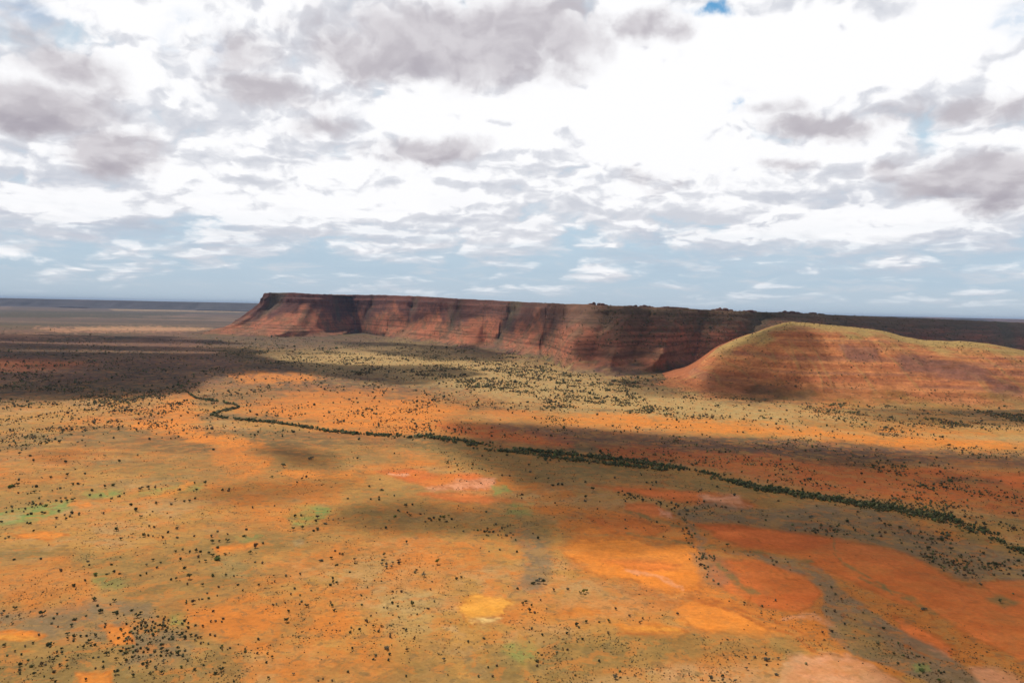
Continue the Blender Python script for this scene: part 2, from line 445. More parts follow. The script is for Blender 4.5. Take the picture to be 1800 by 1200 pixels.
# (soil, polygon in picture pixels unprojected on to the flat plain, edge softness px, strength)
PATCHES = [
    # the middle plain below the scarp
    ('khaki', [(480, 632), (700, 600), (860, 625), (1000, 650), (1250, 700), (1420, 722), (1600, 735), (1300, 740), (1000, 722), (860, 700), (700, 668), (560, 660)], 14, .85),
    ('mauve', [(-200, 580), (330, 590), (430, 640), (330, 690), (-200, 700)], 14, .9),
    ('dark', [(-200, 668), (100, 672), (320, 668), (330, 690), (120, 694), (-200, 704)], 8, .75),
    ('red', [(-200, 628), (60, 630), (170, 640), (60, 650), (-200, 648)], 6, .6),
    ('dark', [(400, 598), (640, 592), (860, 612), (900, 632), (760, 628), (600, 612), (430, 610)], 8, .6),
    ('woods_shade', [(-300, 545), (150, 546), (330, 549), (310, 555), (100, 558), (-300, 559)], 2.5, .95),  # dark far bands: cloud shade painted into the soil colour, with woodland
    ('pale', [(190, 543), (330, 543), (440, 547), (420, 549), (300, 547), (200, 546)], 1.2, .55),
    ('woods_shade', [(60, 588), (130, 585), (250, 590), (230, 598), (80, 600)], 2.5, .8),
    ('pale', [(130, 574), (260, 572), (375, 576), (350, 581), (140, 580)], 1.8, .45),
    ('woods_shade', [(-300, 611), (120, 606), (330, 618), (250, 630), (-100, 628)], 6, .55), ('woods_shade', [(150, 645), (330, 640), (420, 655), (330, 672), (180, 668)], 6, .5),
    ('woods_shade', [(-300, 563), (250, 563), (420, 570), (300, 577), (-300, 574)], 3, .5),
    ('pink', [(60, 576), (280, 574), (370, 578), (300, 583), (100, 584)], 2.5, .4),
    ('pink', [(-300, 584), (20, 586), (200, 592), (60, 596), (-300, 592)], 2, .4),
    # bare orange sand of the middle distance
    ('bright', [(400, 662), (470, 654), (570, 660), (545, 672), (440, 674)], 5, .8),
    ('orange', [(410, 716), (470, 700), (540, 690), (640, 688), (760, 702), (830, 716), (800, 734), (760, 756), (640, 758), (540, 742), (450, 730)], 10, .85),
    ('bright', [(470, 716), (560, 706), (700, 706), (790, 724), (740, 748), (620, 748), (520, 734)], 9, .75),
    ('bright', [(285, 700), (335, 696), (352, 735), (335, 760), (270, 746)], 8, .7),
    ('bright', [(225, 747), (300, 741), (345, 754), (430, 774), (465, 783), (430, 792), (350, 781), (300, 764)], 6, .95),
    ('orange', [(370, 790), (430, 790), (480, 800), (470, 830), (420, 836), (370, 815)], 8, .8),
    ('bright', [(500, 822), (570, 830), (640, 836), (650, 850), (560, 845), (500, 832)], 6, .8),
    ('orange', [(520, 845), (600, 850), (590, 880), (540, 885), (500, 868)], 8, .7),
    ('bright', [(980, 738), (1080, 727), (1180, 736), (1300, 741), (1420, 754), (1560, 763), (1700, 772), (1810, 778), (1810, 790), (1600, 786), (1450, 771), (1300, 763), (1150, 756), (1050, 748)], 7, .85),
    ('khaki', [(1480, 760), (1640, 762), (1860, 765), (1860, 780), (1700, 772), (1560, 764)], 5, .6),
    ('red', [(770, 742), (900, 755), (1010, 770), (1010, 787), (920, 780), (840, 769), (770, 757)], 6, .9),
    ('mauve', [(860, 745), (1000, 750), (1300, 772), (1500, 782), (1850, 800), (1850, 825), (1600, 812), (1400, 800), (1200, 795), (1020, 780)], 8, .75),
    ('red', [(1050, 785), (1160, 788), (1400, 806), (1600, 822), (1850, 832), (1850, 915), (1650, 885), (1450, 865), (1320, 838), (1180, 815), (1050, 800)], 8, .8),
    ('salmon', [(1730, 838), (1800, 832), (1860, 836), (1860, 868), (1790, 862), (1740, 852)], 5, .8),
    ('salmon', [(1580, 822), (1650, 822), (1655, 834), (1590, 832)], 4, .7),
    ('dark', [(1390, 800), (1450, 806), (1540, 812), (1545, 826), (1460, 818), (1400, 810)], 5, .6),
    ('dark', [(1640, 845), (1700, 837), (1760, 845), (1775, 853), (1700, 850)], 4, .6),
    ('dark', [(1640, 792), (1700, 796), (1850, 803), (1850, 812), (1740, 809), (1660, 800)], 4, .6),
    ('olive', [(960, 790), (1200, 832), (1330, 862), (1300, 878), (1100, 850), (920, 850), (860, 830), (760, 800), (700, 790), (760, 778)], 10, .75),
    ('olive', [(600, 775), (700, 790), (720, 815), (640, 815), (560, 800)], 10, .5),
    # clay pans
    ('rust', [(980, 892), (1100, 890), (1230, 915), (1420, 935), (1640, 985), (1900, 1060), (1900, 1250), (1700, 1200), (1500, 1130), (1300, 1100), (1120, 1060), (1000, 1000)], 14, .55),
    ('orange', [(1200, 930), (1420, 960), (1640, 1040), (1900, 1180), (1900, 1250), (1500, 1110), (1260, 1040)], 14, .5),
    ('orange', [(715, 812), (755, 806), (770, 815), (740, 822), (700, 818)], 4, .8),
    ('salmon', [(655, 826), (720, 824), (770, 836), (830, 832), (870, 845), (855, 862), (790, 862), (740, 853), (700, 842)], 5, .95),
    ('orange', [(720, 836), (800, 838), (820, 850), (790, 858), (745, 850)], 6, .7),
    ('pink', [(800, 846), (866, 840), (872, 848), (850, 860), (810, 860), (760, 862), (752, 858)], 3.5, .75),
    ('pink', [(680, 832), (716, 833), (712, 838), (690, 837)], 2.5, .9),
    ('salmon', [(720, 868), (800, 866), (880, 872), (920, 878), (870, 886), (780, 880)], 4, .85),
    ('orange', [(890, 852), (950, 850), (940, 858), (890, 862)], 3, .7),
    ('orange', [(945, 866), (1000, 862), (1010, 870), (965, 876)], 3, .8),
    ('orange', [(930, 894), (990, 884), (1024, 893), (1000, 904), (950, 904)], 4, .95),
    ('salmon', [(1035, 852), (1110, 854), (1200, 864), (1290, 870), (1335, 890), (1290, 896), (1220, 884), (1120, 870)], 4, .95),
    ('pink', [(1220, 872), (1300, 873), (1325, 890), (1290, 894), (1250, 884)], 4, .9),
    ('salmon', [(1100, 882), (1150, 884), (1184, 906), (1140, 908), (1092, 896)], 4, .9),
    ('pink', [(1150, 890), (1178, 898), (1180, 907), (1158, 903)], 3, .7),
    ('orange', [(1000, 902), (1080, 898), (1150, 912), (1215, 938), (1200, 952), (1120, 948), (1040, 942), (985, 930)], 9, .95),
    ('red', [(1030, 908), (1090, 906), (1180, 930), (1150, 944), (1060, 936)], 9, .5),
    ('bright', [(985, 966), (1030, 948), (1100, 948), (1170, 950), (1222, 960), (1248, 985), (1240, 1015), (1225, 1035), (1180, 1042), (1120, 1026), (1060, 1010), (1010, 990)], 9, 1.),
    ('salmon', [(1060, 985), (1140, 982), (1200, 990), (1180, 1000), (1100, 998)], 8, .5),
    ('red', [(1225, 922), (1290, 920), (1350, 928), (1420, 938), (1490, 948), (1400, 968), (1320, 964), (1260, 945)], 4, .9),
    ('salmon', [(1225, 922), (1290, 920), (1350, 928), (1420, 938), (1480, 946), (1530, 955), (1600, 972), (1640, 995), (1680, 1020), (1720, 1030), (1760, 1016), (1800, 1018), (1870, 1030), (1870, 1190), (1800, 1162), (1740, 1132), (1690, 1110), (1640, 1072), (1570, 1057), (1520, 1032), (1470, 1010), (1400, 985), (1320, 968), (1260, 945)], 4, .8),
    ('salmon', [(1262, 980), (1330, 983), (1390, 994), (1430, 1018), (1445, 1045), (1430, 1068), (1400, 1074), (1350, 1066), (1300, 1050), (1270, 1030), (1245, 1010), (1250, 990)], 4, .9),
    ('orange', [(1230, 1020), (1280, 1045), (1350, 1068), (1440, 1095), (1490, 1110), (1470, 1125), (1400, 1112), (1320, 1080), (1250, 1050)], 8, .9),
    ('bright', [(1195, 1050), (1260, 1058), (1320, 1085), (1370, 1112), (1320, 1122), (1230, 1108), (1180, 1080)], 9, .95),
    ('bright', [(1080, 1095), (1150, 1095), (1220, 1108), (1200, 1118), (1110, 1118)], 6, .8),
    ('yellow', [(1090, 1098), (1170, 1100), (1200, 1108), (1150, 1112), (1100, 1108)], 4, .7),
    ('bright', [(960, 1072), (1010, 1060), (1060, 1072), (1010, 1082)], 5, .8),
    ('yellow', [(803, 1064), (830, 1046), (850, 1040), (892, 1043), (908, 1058), (902, 1076), (890, 1088), (855, 1096), (825, 1091), (806, 1078)], 8, .95),
    ('cream', [(826, 1088), (850, 1081), (892, 1084), (884, 1093), (850, 1099)], 4, .9),
    ('pale', [(775, 1096), (800, 1098), (806, 1106), (780, 1102)], 3, .6),
    ('salmon', [(1572, 1080), (1620, 1103), (1660, 1128), (1672, 1160), (1620, 1152), (1590, 1130)], 4, .9),
    ('pink', [(1615, 1125), (1655, 1135), (1668, 1158), (1630, 1150)], 5, .6),
    ('pink', [(1700, 1168), (1750, 1172), (1800, 1205), (1720, 1210)], 5, .8),
    ('pink', [(1390, 1155), (1490, 1150), (1525, 1158), (1560, 1180), (1620, 1215), (1360, 1215)], 7, .65),
    ('pale', [(1080, 1180), (1200, 1162), (1400, 1160), (1380, 1220), (960, 1220)], 12, .55),
    ('orange', [(1420, 1085), (1480, 1098), (1490, 1120), (1440, 1115)], 5, .6),
    # scrub belts between the pans
    ('grey', [(1195, 905), (1240, 878), (1330, 898), (1450, 888), (1560, 898), (1650, 938), (1750, 962), (1860, 980), (1860, 1015), (1745, 1020), (1720, 1026), (1660, 1002), (1560, 960), (1440, 938), (1300, 918), (1230, 916)], 6, .85),
    ('olive', [(1500, 892), (1600, 905), (1700, 945), (1800, 985), (1850, 1000), (1850, 985), (1760, 950), (1600, 905)], 7, .6),
    ('grey', [(1250, 962), (1330, 974), (1400, 986), (1440, 1000), (1490, 1045), (1560, 1090), (1680, 1160), (1740, 1210), (1650, 1210), (1500, 1150), (1462, 1120), (1448, 1080), (1452, 1045), (1420, 1010), (1340, 986)], 4, .9),
    ('olive', [(1465, 1090), (1540, 1110), (1600, 1160), (1500, 1150)], 8, .6),
    ('grey', [(1215, 970), (1260, 975), (1300, 1010), (1270, 1030), (1235, 1020)], 8, .6),
    ('olive', [(1730, 1048), (1765, 1045), (1800, 1058), (1770, 1068)], 4, .85),
    ('olive', [(1000, 1125), (1200, 1112), (1330, 1118), (1410, 1132), (1400, 1155), (1200, 1160), (980, 1185), (870, 1180), (860, 1140)], 14, .7),
    ('grey', [(900, 940), (960, 930), (975, 985), (960, 1040), (900, 1045), (920, 985)], 10, .75),
    ('olive', [(870, 870), (960, 905), (990, 930), (940, 960), (880, 930), (860, 900)], 12, .75),
    ('green', [(860, 852), (890, 850), (900, 862), (870, 868)], 3, .85),
    ('green', [(900, 880), (935, 885), (930, 905), (895, 900)], 8, .55),
    ('olive', [(640, 880), (900, 900), (960, 930), (860, 945), (700, 930), (600, 915)], 16, .45),
    # grass flats and scrub of the lower left
    ('green', [(-40, 908), (50, 890), (125, 878), (130, 892), (60, 915), (-40, 926)], 5, .95),
    ('pale', [(-40, 915), (10, 905), (50, 898), (20, 915), (-40, 925)], 4, .5),
    ('green', [(150, 868), (200, 860), (235, 865), (200, 876), (155, 876)], 4, .75),
    ('green', [(225, 868), (300, 855), (360, 850), (345, 864), (260, 872)], 4, .6),
    ('green', [(495, 905), (525, 890), (560, 888), (580, 900), (560, 920), (510, 925)], 6, .75),
    ('green', [(555, 896), (578, 894), (584, 902), (562, 904)], 3, .8),
    ('pale', [(515, 950), (530, 946), (532, 956), (518, 960)], 3, .7),
    ('green', [(410, 945), (455, 938), (460, 944), (420, 952)], 3, .75),
    ('olive', [(365, 945), (470, 935), (540, 940), (525, 960), (460, 968), (380, 958)], 7, .6),
    ('green', [(165, 1008), (205, 1004), (235, 1018), (205, 1036), (165, 1022)], 8, .75),
    ('green', [(300, 1080), (330, 1078), (332, 1100), (302, 1102)], 7, .55),
    ('khaki', [(370, 1000), (400, 985), (435, 995), (430, 1015), (385, 1018)], 6, .7),
    ('green', [(890, 1130), (930, 1128), (950, 1148), (920, 1160), (890, 1146)], 9, .55),
    ('green', [(1605, 1168), (1632, 1168), (1636, 1180), (1610, 1182)], 5, .7),
    ('olive', [(-40, 955), (100, 965), (250, 990), (360, 965), (450, 985), (440, 1020), (360, 1040), (220, 1055), (170, 1010), (80, 985), (-40, 985)], 14, .65),
    ('grey', [(-40, 1068), (70, 1072), (165, 1050), (260, 1062), (280, 1100), (200, 1130), (90, 1120), (-40, 1105)], 12, .8),
    ('olive', [(-40, 1135), (60, 1140), (170, 1130), (260, 1100), (330, 1105), (440, 1150), (420, 1215), (-40, 1215)], 16, .75),
    ('grey', [(230, 1110), (330, 1105), (350, 1140), (300, 1175), (220, 1165)], 10, .7),
    ('bright', [(-40, 1112), (55, 1111), (84, 1117), (60, 1126), (-40, 1127)], 3, .95),
    ('yellow', [(-40, 1120), (50, 1120), (66, 1122), (50, 1126), (-40, 1127)], 2, .8),
    ('bright', [(172, 1097), (188, 1094), (228, 1102), (236, 1128), (200, 1131), (192, 1112)], 4, .85),
    ('bright', [(130, 1180), (200, 1172), (198, 1215), (150, 1215)], 5, .8),
    ('bright', [(28, 1146), (50, 1144), (75, 1150), (50, 1154)], 4, .6),
    ('bright', [(10, 936), (60, 934), (122, 938), (95, 950), (45, 950)], 4, .95),
    ('orange', [(65, 915), (105, 913), (100, 922), (70, 922)], 3, .7),
    ('bright', [(130, 888), (165, 878), (160, 890), (140, 894)], 3, .8),
    ('bright', [(235, 878), (280, 868), (330, 848), (345, 850), (300, 872), (250, 884)], 4, .7),
    ('bright', [(372, 962), (440, 950), (470, 955), (430, 964), (395, 970)], 3.5, .9),
    ('orange', [(330, 1062), (400, 1052), (480, 1046), (500, 1075), (480, 1110), (480, 1150), (420, 1120), (360, 1108)], 14, .8),
    ('orange', [(120, 985), (160, 1005), (150, 1060), (60, 1070), (-40, 1050), (-40, 985)], 16, .6),
    ('orange', [(420, 880), (520, 868), (560, 880), (500, 925), (430, 925), (380, 915)], 14, .55),
    ('orange', [(690, 995), (740, 985), (830, 1000), (780, 1030), (700, 1018)], 12, .5),
    ('orange', [(900, 1050), (1000, 1040), (1150, 1050), (1200, 1075), (1100, 1100), (960, 1110), (900, 1090)], 18, .5),
    ('khaki', [(660, 1045), (760, 1042), (760, 1110), (680, 1120)], 14, .5),
    ('grey', [(160, 1062), (215, 1058), (230, 1075), (190, 1085)], 6, .4),
]


STROKES = [
    ('rust', [(1210, 1048), (1270, 1065), (1330, 1092), (1390, 1115), (1430, 1145)], 3.0, .9), ('rust', [(1250, 1050), (1320, 1078), (1390, 1100), (1445, 1135)], 2.4, .8),
    ('rust', [(1290, 1068), (1360, 1090), (1415, 1116)], 1.8, .8), ('olive', [(1262, 990), (1300, 1025), (1335, 1042)], 4, .8), ('rust', [(1235, 1010), (1225, 1045), (1260, 1060)], 5, .6),
    ('olive', [(1470, 945), (1466, 965), (1478, 988), (1500, 1000), (1540, 1020), (1570, 1045), (1625, 1066)], 2.6, .9), ('olive', [(1505, 1012), (1560, 1035), (1600, 1050), (1645, 1078)], 3.4, .8),
    ('grey', [(1200, 900), (1215, 930), (1240, 975)], 8, .8), ('olive', [(1095, 896), (1150, 912), (1205, 926)], 3, .9), ('olive', [(1105, 936), (1160, 946), (1215, 955)], 3, .8),
    ('rust', [(1650, 1085), (1700, 1115), (1760, 1150), (1810, 1172)], 5, .6), ('rust', [(1560, 1078), (1620, 1100), (1668, 1130), (1678, 1160)], 2.5, .8), ('rust', [(1590, 1132), (1630, 1152), (1672, 1164)], 2.5, .8),
    ('grey', [(920, 930), (940, 960), (925, 1000), (945, 1030)], 14, .6), ('rust', [(1090, 1112), (1150, 1114), (1210, 1108)], 2, .7), ('pink', [(1100, 1000), (1150, 1010), (1200, 1030)], 3, .5),
    ('pink', [(1380, 1085), (1430, 1082), (1470, 1100)], 4, .5), ('olive', [(1240, 960), (1300, 968), (1360, 978), (1420, 988)], 4, .9),
    ('orange', [(640, 880), (700, 895), (735, 905)], 4, .5), ('bright', [(420, 800), (470, 815), (440, 830)], 5, .6), ('olive', [(0, 970), (120, 975), (230, 995), (300, 985)], 8, .5)]


def plain_colour(X, Y):
    """Soil colour of the plain at world points."""
    w1 = fbm(X / 48, Y / 48, 7, 11, .62) - .5
    w2 = fbm(X / 48, Y / 48, 7, 23, .62) - .5
    amp = 17 * np.clip(Y / 900, .6, 5)
    Xw, Yw = X + w1 * amp, Y + w2 * amp * 1.5
    fine = fbm(X / 14, Y / 17, 5, 43, .65)
    fine2 = fbm(X / 6, Y / 7, 4, 47, .65)
    rag = fbm(X / 24, Y / 34, 5, 53, .62)
    px, py, _ = world_px(Xw, np.maximum(Yw, 50), 0.0)
    nA = fbm(X / 240, Y / 300, 5, 3)
    nB = fbm(X / 70, Y / 80, 5, 5)
    nC = fbm(X / 1500, Y / 900, 5, 9)
    k = sstep(.44, .60, nA * .4 + nB * .3 + fine * .3)[:, None] * .85
    straw = sstep(.46, .60, fbm(X / 90, Y / 60, 5, 57) * .6 + fine * .4)[:, None]
    near = (SOIL['tan'] * (1 - straw * .4) + SOIL['pale'] * straw * .4) * (1 - k) + SOIL['orange'] * k
    ol = sstep(.47, .60, fbm(X / 130, Y / 150, 5, 41) * .6 + fine * .25 + fine2 * .15)[:, None] * .8
    near = near * (1 - ol * .75) + SOIL['olive'] * ol * .75
    kb = sstep(.40, .60, nC * .55 + nB * .45)[:, None]
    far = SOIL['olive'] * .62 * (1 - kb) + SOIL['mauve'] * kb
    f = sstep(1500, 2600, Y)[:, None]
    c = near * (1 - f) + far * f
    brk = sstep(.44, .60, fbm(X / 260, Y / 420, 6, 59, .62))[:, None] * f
    c = c * (1 - brk * .5) + SOIL['woods_shade'] * 1.3 * brk * .5
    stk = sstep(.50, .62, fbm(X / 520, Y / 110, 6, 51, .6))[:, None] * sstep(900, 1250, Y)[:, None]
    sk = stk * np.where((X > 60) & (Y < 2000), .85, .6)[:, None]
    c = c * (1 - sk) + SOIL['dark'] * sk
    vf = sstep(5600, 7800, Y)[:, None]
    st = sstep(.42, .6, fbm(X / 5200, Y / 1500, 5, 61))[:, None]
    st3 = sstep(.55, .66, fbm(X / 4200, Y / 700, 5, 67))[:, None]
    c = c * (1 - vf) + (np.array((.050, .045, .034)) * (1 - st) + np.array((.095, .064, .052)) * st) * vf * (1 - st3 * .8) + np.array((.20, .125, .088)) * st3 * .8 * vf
    cov = np.ones(len(X)) * (1 - .7 * sstep(2500, 6000, Y))
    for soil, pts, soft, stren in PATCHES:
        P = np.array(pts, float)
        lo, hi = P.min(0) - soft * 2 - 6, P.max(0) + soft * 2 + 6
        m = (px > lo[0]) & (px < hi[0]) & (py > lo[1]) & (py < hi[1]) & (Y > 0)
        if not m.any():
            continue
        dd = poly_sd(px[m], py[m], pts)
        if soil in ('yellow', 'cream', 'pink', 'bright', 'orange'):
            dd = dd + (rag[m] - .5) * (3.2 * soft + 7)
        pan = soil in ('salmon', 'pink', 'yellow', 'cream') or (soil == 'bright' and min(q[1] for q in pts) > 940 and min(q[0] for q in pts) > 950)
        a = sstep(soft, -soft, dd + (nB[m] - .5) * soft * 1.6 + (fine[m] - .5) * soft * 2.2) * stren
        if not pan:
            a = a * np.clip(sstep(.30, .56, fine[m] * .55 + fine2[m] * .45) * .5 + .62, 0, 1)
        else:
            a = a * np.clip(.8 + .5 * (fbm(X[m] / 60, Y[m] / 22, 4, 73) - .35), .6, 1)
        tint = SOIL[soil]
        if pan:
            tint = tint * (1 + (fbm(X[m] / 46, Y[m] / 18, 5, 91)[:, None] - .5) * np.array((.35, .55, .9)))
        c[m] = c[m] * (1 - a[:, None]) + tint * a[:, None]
        if pan or (soil in ('bright', 'red') and pts[0][1] > 900):
            cov[m] *= 1 - .93 * a
            if py[m].max() > 860:
                rim = sstep(4, 0, abs(dd + (fine[m] - .5) * 7 + 1.5)) * .55 * np.clip((fine2[m] - .3) * 4, 0, 1)
                c[m] = c[m] * (1 - rim[:, None]) + SOIL['rust'] * .8 * rim[:, None]
    # run-off lines that braid over the flats round the pans
    vein = abs(fbm(X / 75, Y / 95, 4, 83, .55) - .5)
    ln = sstep(.012, .003, vein) * sstep(620, 480, abs(Y - 690)) * sstep(60, 160, X) * .75 * np.clip(fine * 3 - .8, 0, 1)
    c = c * (1 - ln[:, None]) + (SOIL['rust'] * .8) * ln[:, None]
    for soil, pts, hw, stren in STROKES:
        P = np.array(pts, float)
        m = (px > P[:, 0].min() - 20) & (px < P[:, 0].max() + 20) & (py > P[:, 1].min() - 20) & (py < P[:, 1].max() + 20) & (Y > 0)
        if not m.any():
            continue
        d2 = np.full(m.sum(), 1e9)
        for a_, b_ in zip(P[:-1], P[1:]):
            e = b_ - a_
            t = np.clip(((px[m] - a_[0]) * e[0] + (py[m] - a_[1]) * e[1]) / (e @ e), 0, 1)
            d2 = np.minimum(d2, np.hypot(px[m] - a_[0] - e[0] * t, py[m] - a_[1] - e[1] * t))
        a = sstep(hw * 1.5, hw * .3, d2 + (fine[m] - .5) * hw * 3) * stren * np.clip(fine2[m] * 3 - .7, .1, 1)
        c[m] = c[m] * (1 - a[:, None]) + SOIL[soil] * a[:, None]
    return np.concatenate([c, cov[:, None]], 1)


# ------------------------------------------------------------------ the plain
def build_ground():
    # radial sheet round the point below the aircraft: fine where it is near, coarse far away and behind
    a_f = np.linspace(-math.radians(36), math.radians(36), 900)
    a_s = np.linspace(math.radians(36), math.radians(324), 62)[1:-1]
    ang = np.concatenate([a_f, a_s, [a_f[0] + 2 * math.pi]])
    dy = np.concatenate([np.linspace(700, 60, 330), np.linspace(60, 5, 62)[1:]])
    rad = np.concatenate([[1.0, 60, 140, 240, 330], CAM_H * FPX / dy])
    A, Rr = np.meshgrid(ang, rad, indexing='ij')
    X, Y = (np.sin(A) * Rr).ravel(), (np.cos(A) * Rr).ravel()
    z = (fbm(X / 160, Y / 160, 4, 77) - .5) * 2.4 * np.clip(Rr.ravel() / 300, 0, 1)
    dist = Rr.ravel()
    z *= sstep(9000, 3000, dist)
    V = np.stack([X, Y, z], -1)
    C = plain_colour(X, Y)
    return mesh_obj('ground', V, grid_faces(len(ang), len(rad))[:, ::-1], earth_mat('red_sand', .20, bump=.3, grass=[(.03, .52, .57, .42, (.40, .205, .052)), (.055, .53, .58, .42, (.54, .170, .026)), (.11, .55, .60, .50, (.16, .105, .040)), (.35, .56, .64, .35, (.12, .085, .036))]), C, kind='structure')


# ------------------------------------------------------------------ scarp and hills
def catmull(P, ns):
    P = np.asarray(P, float)
    n = len(P)
    d = np.concatenate([[0], np.cumsum(np.maximum(np.linalg.norm(np.diff(P[:, :2], axis=0), axis=1), 1.0))])
    return d, n


def interp_ctrl(tabs, key, ns):
    """Smooth resampling of several control tables along the chord length of one of them."""
    K = np.asarray(key, float)
    d = np.concatenate([[0], np.cumsum(np.maximum(np.linalg.norm(np.diff(K[:, :2], axis=0), axis=1), 40.0))])
    s = np.linspace(0, d[-1], ns)
    i = np.clip(np.searchsorted(d, s, side='right') - 1, 0, len(d) - 2)
    t = ((s - d[i]) / (d[i + 1] - d[i]))[:, None]
    out = []
    for T in tabs:
        T = np.asarray(T, float)
        if T.ndim == 1:
            T = T[:, None]
        n = len(T)
        m = np.zeros_like(T)
        dd = d[:, None]
        m[1:-1] = (T[2:] - T[:-2]) / (dd[2:] - dd[:-2])
        m[0] = (T[1] - T[0]) / (dd[1] - dd[0])
        m[-1] = (T[-1] - T[-2]) / (dd[-1] - dd[-2])
        m *= .8
        h = (d[i + 1] - d[i])[:, None]
        out.append((2 * t ** 3 - 3 * t ** 2 + 1) * T[i] + (t ** 3 - 2 * t ** 2 + t) * h * m[i] + (-2 * t ** 3 + 3 * t ** 2) * T[i + 1] + (t ** 3 - t ** 2) * h * m[i + 1])
    return s, out


def G(x, y):
    X, Y = px_ground(x, y)
    return (float(X), float(Y), -2.0)


def build_escarpment():
    # foot (pixel on the plain or world), rim (pixel, forward distance), back (world x, y), cliff share 0..1
    ctl = [
        ((-2250, 8600, -2), (-1750, 8600, 296), (-1450, 9200), 1),
        ((-2380, 7000, -2), (-1890, 6900, 296), (-1500, 9100), 1),
        (G(332, 587), px_at(461, 515.5, 6000), (-1500, 9000), 1),
        (G(400, 590.5), px_at(472, 514.5, 5930), (-1450, 9000), 1),
        (G(500, 593), px_at(515, 514.5, 5880), (-1250, 9000), 1),
        (G(585, 591), px_at(565, 517, 6020), (-1050, 9000), 1),
        (G(634, 585), px_at(612, 518, 6700), (-900, 9000), 1),
        (G(690, 594), px_at(670, 518.5, 6400), (-700, 9000), 1),
        (G(760, 602), px_at(745, 521, 5900), (-450, 9000), 1),
        (G(830, 614), px_at(805, 525, 5300), (-200, 9000), .95),
        (G(858, 611), px_at(840, 526.5, 5250), (0, 9000), .9),
        (G(900, 622), px_at(890, 529, 4850), (200, 9000), .85),
        (G(960, 634), px_at(945, 532, 4350), (500, 9000), .75),
        (G(1012, 656), px_at(1000, 534, 3750), (800, 9000), .6),
        (G(1080, 661), px_at(1080, 537, 3550), (1100, 9000), .45),
        (G(1160, 656), px_at(1165, 540.5, 3550), (1400, 9000), .35),
        (G(1235, 645), px_at(1245, 544, 3750), (1800, 9000), .3),
        ((1000, 3250, -2), px_at(1350, 548.5, 4000), (2300, 9000), .25),
        ((1400, 3250, -2), px_at(1500, 554.5, 4500), (3000, 9200), .2),
        ((1800, 3200, -2), px_at(1650, 560.5, 5200), (3900, 9600), .2),
        ((2250, 3100, -2), px_at(1800, 566.5, 6000), (5000, 10000), .2),
        ((3200, 3000, -2), px_at(2050, 573, 6200), (6500, 10000), .2),
        ((4500, 2900, -2), px_at(2350, 581, 6200), (8000, 10000), .2)]
    foot = np.array([c[0] for c in ctl], float)
    rim = np.array([np.array(c[1], float) for c in ctl])
    back = np.array([(c[2][0], c[2][1], c[1][2] - 4) for c in ctl], float)
    cl = np.array([c[3] for c in ctl], float)
    ns, nv = 1250, 96
    s, (F, Rm, B, CL) = interp_ctrl([foot, rim, back, cl], rim * .5 + foot * .5, ns)
    t = np.linspace(0, 1, nv) ** .9
    T = np.broadcast_to(t[None, :], (ns, nv))
    S = np.broadcast_to(s[:, None], (ns, nv))
    CLg = np.broadcast_to(np.clip(CL, 0, 1), (ns, nv))
    # profile: concave talus below a stepped cliff; further right a smooth convex slope
    tt = np.clip(T / .87, 0, 1)
    br = np.clip((T - .87) / .13, 0, 1)
    ledge = .62 * sstep(0, .30, br) + .38 * sstep(.62, .9, br)
    pc = .74 * tt ** 1.7 + .26 * (.45 * br + .55 * ledge)
    ps = .5 * np.sin(T * math.pi / 2) ** 1.15 + .5 * T
    ps = ps + .012 * np.sin(ps * 60) * sstep(.02, .2, T)
    prof = pc * CLg + ps * (1 - CLg)
    P = F[:, None, :] + (Rm - F)[:, None, :] * T[..., None]
    Z = F[:, None, 2] + (Rm - F)[:, None, 2] * prof
    # ribs and gullies
    dirn = F[:, :2] - Rm[:, :2]
    L = np.linalg.norm(dirn, axis=1, keepdims=True)
    dirn = dirn / L
    wob = (fbm(S / 260, T * 2.2, 3, 5) - .5) * 120
    r1 = 1 - np.abs(2 * fbm((S + wob - 300 * T) / 430, T * .25, 2, 101) - 1) * 2
    # the big spurs that step out from the wall, leaning west as they come down, with bays between them
    xr, _, _ = world_px(Rm[:, 0], Rm[:, 1], Rm[:, 2])
    xq = xr[:, None] + (wob - 0) * .12 + 52 * (1 - T)
    spur_r = np.zeros(T.shape)
    for xc, w in ((535, 62), (612, 30), (672, 46), (752, 44), (838, 52), (930, 40), (1012, 58), (1092, 46), (1178, 56), (1270, 60), (1400, 70)):
        spur_r = np.maximum(spur_r, np.clip(1 - abs(xq - xc - 20) / w, 0, 1) ** .85)
    seen = (sstep(430, 480, xr) * sstep(1500, 1400, xr))[:, None]
    r1 = r1 * (1 - .75 * seen) + (spur_r * 1.7 - .75) * .75 * seen
    r2 = 1 - np.abs(2 * fbm((S + wob * .9 - 200 * T) / 190, T * .9, 3, 111) - 1) * 2
    r3 = 1 - np.abs(2 * fbm((S + wob * .4 - 200 * T) / 48, T * 2.5, 3, 121) - 1) * 2
    bell = sstep(0, .34, T) * (1 - .55 * sstep(.86, 1.0, T))
    damp = np.clip(L / 650, .55, 1.1)
    fan = 1.35 - .75 * T                 # talus cones widen towards the foot, gullies pinch out under the rim
    disp = ((r1 - .30) * 165 * fan + (r2 - .35) * 34 + (r3 - .3) * 7) * bell * damp
    sharp = fbm(S / 16, T * 22, 3, 131) - .5
    disp = disp + sharp * 14 * sstep(.7, .9, T) * CLg
    X = P[..., 0] + dirn[:, None, 0] * disp
    Y = P[..., 1] + dirn[:, None, 1] * disp
    Z = Z + (fbm(X / 60, Y / 60, 4, 141) - .5) * 10 * bell * (1 - sstep(.85, 1., T))
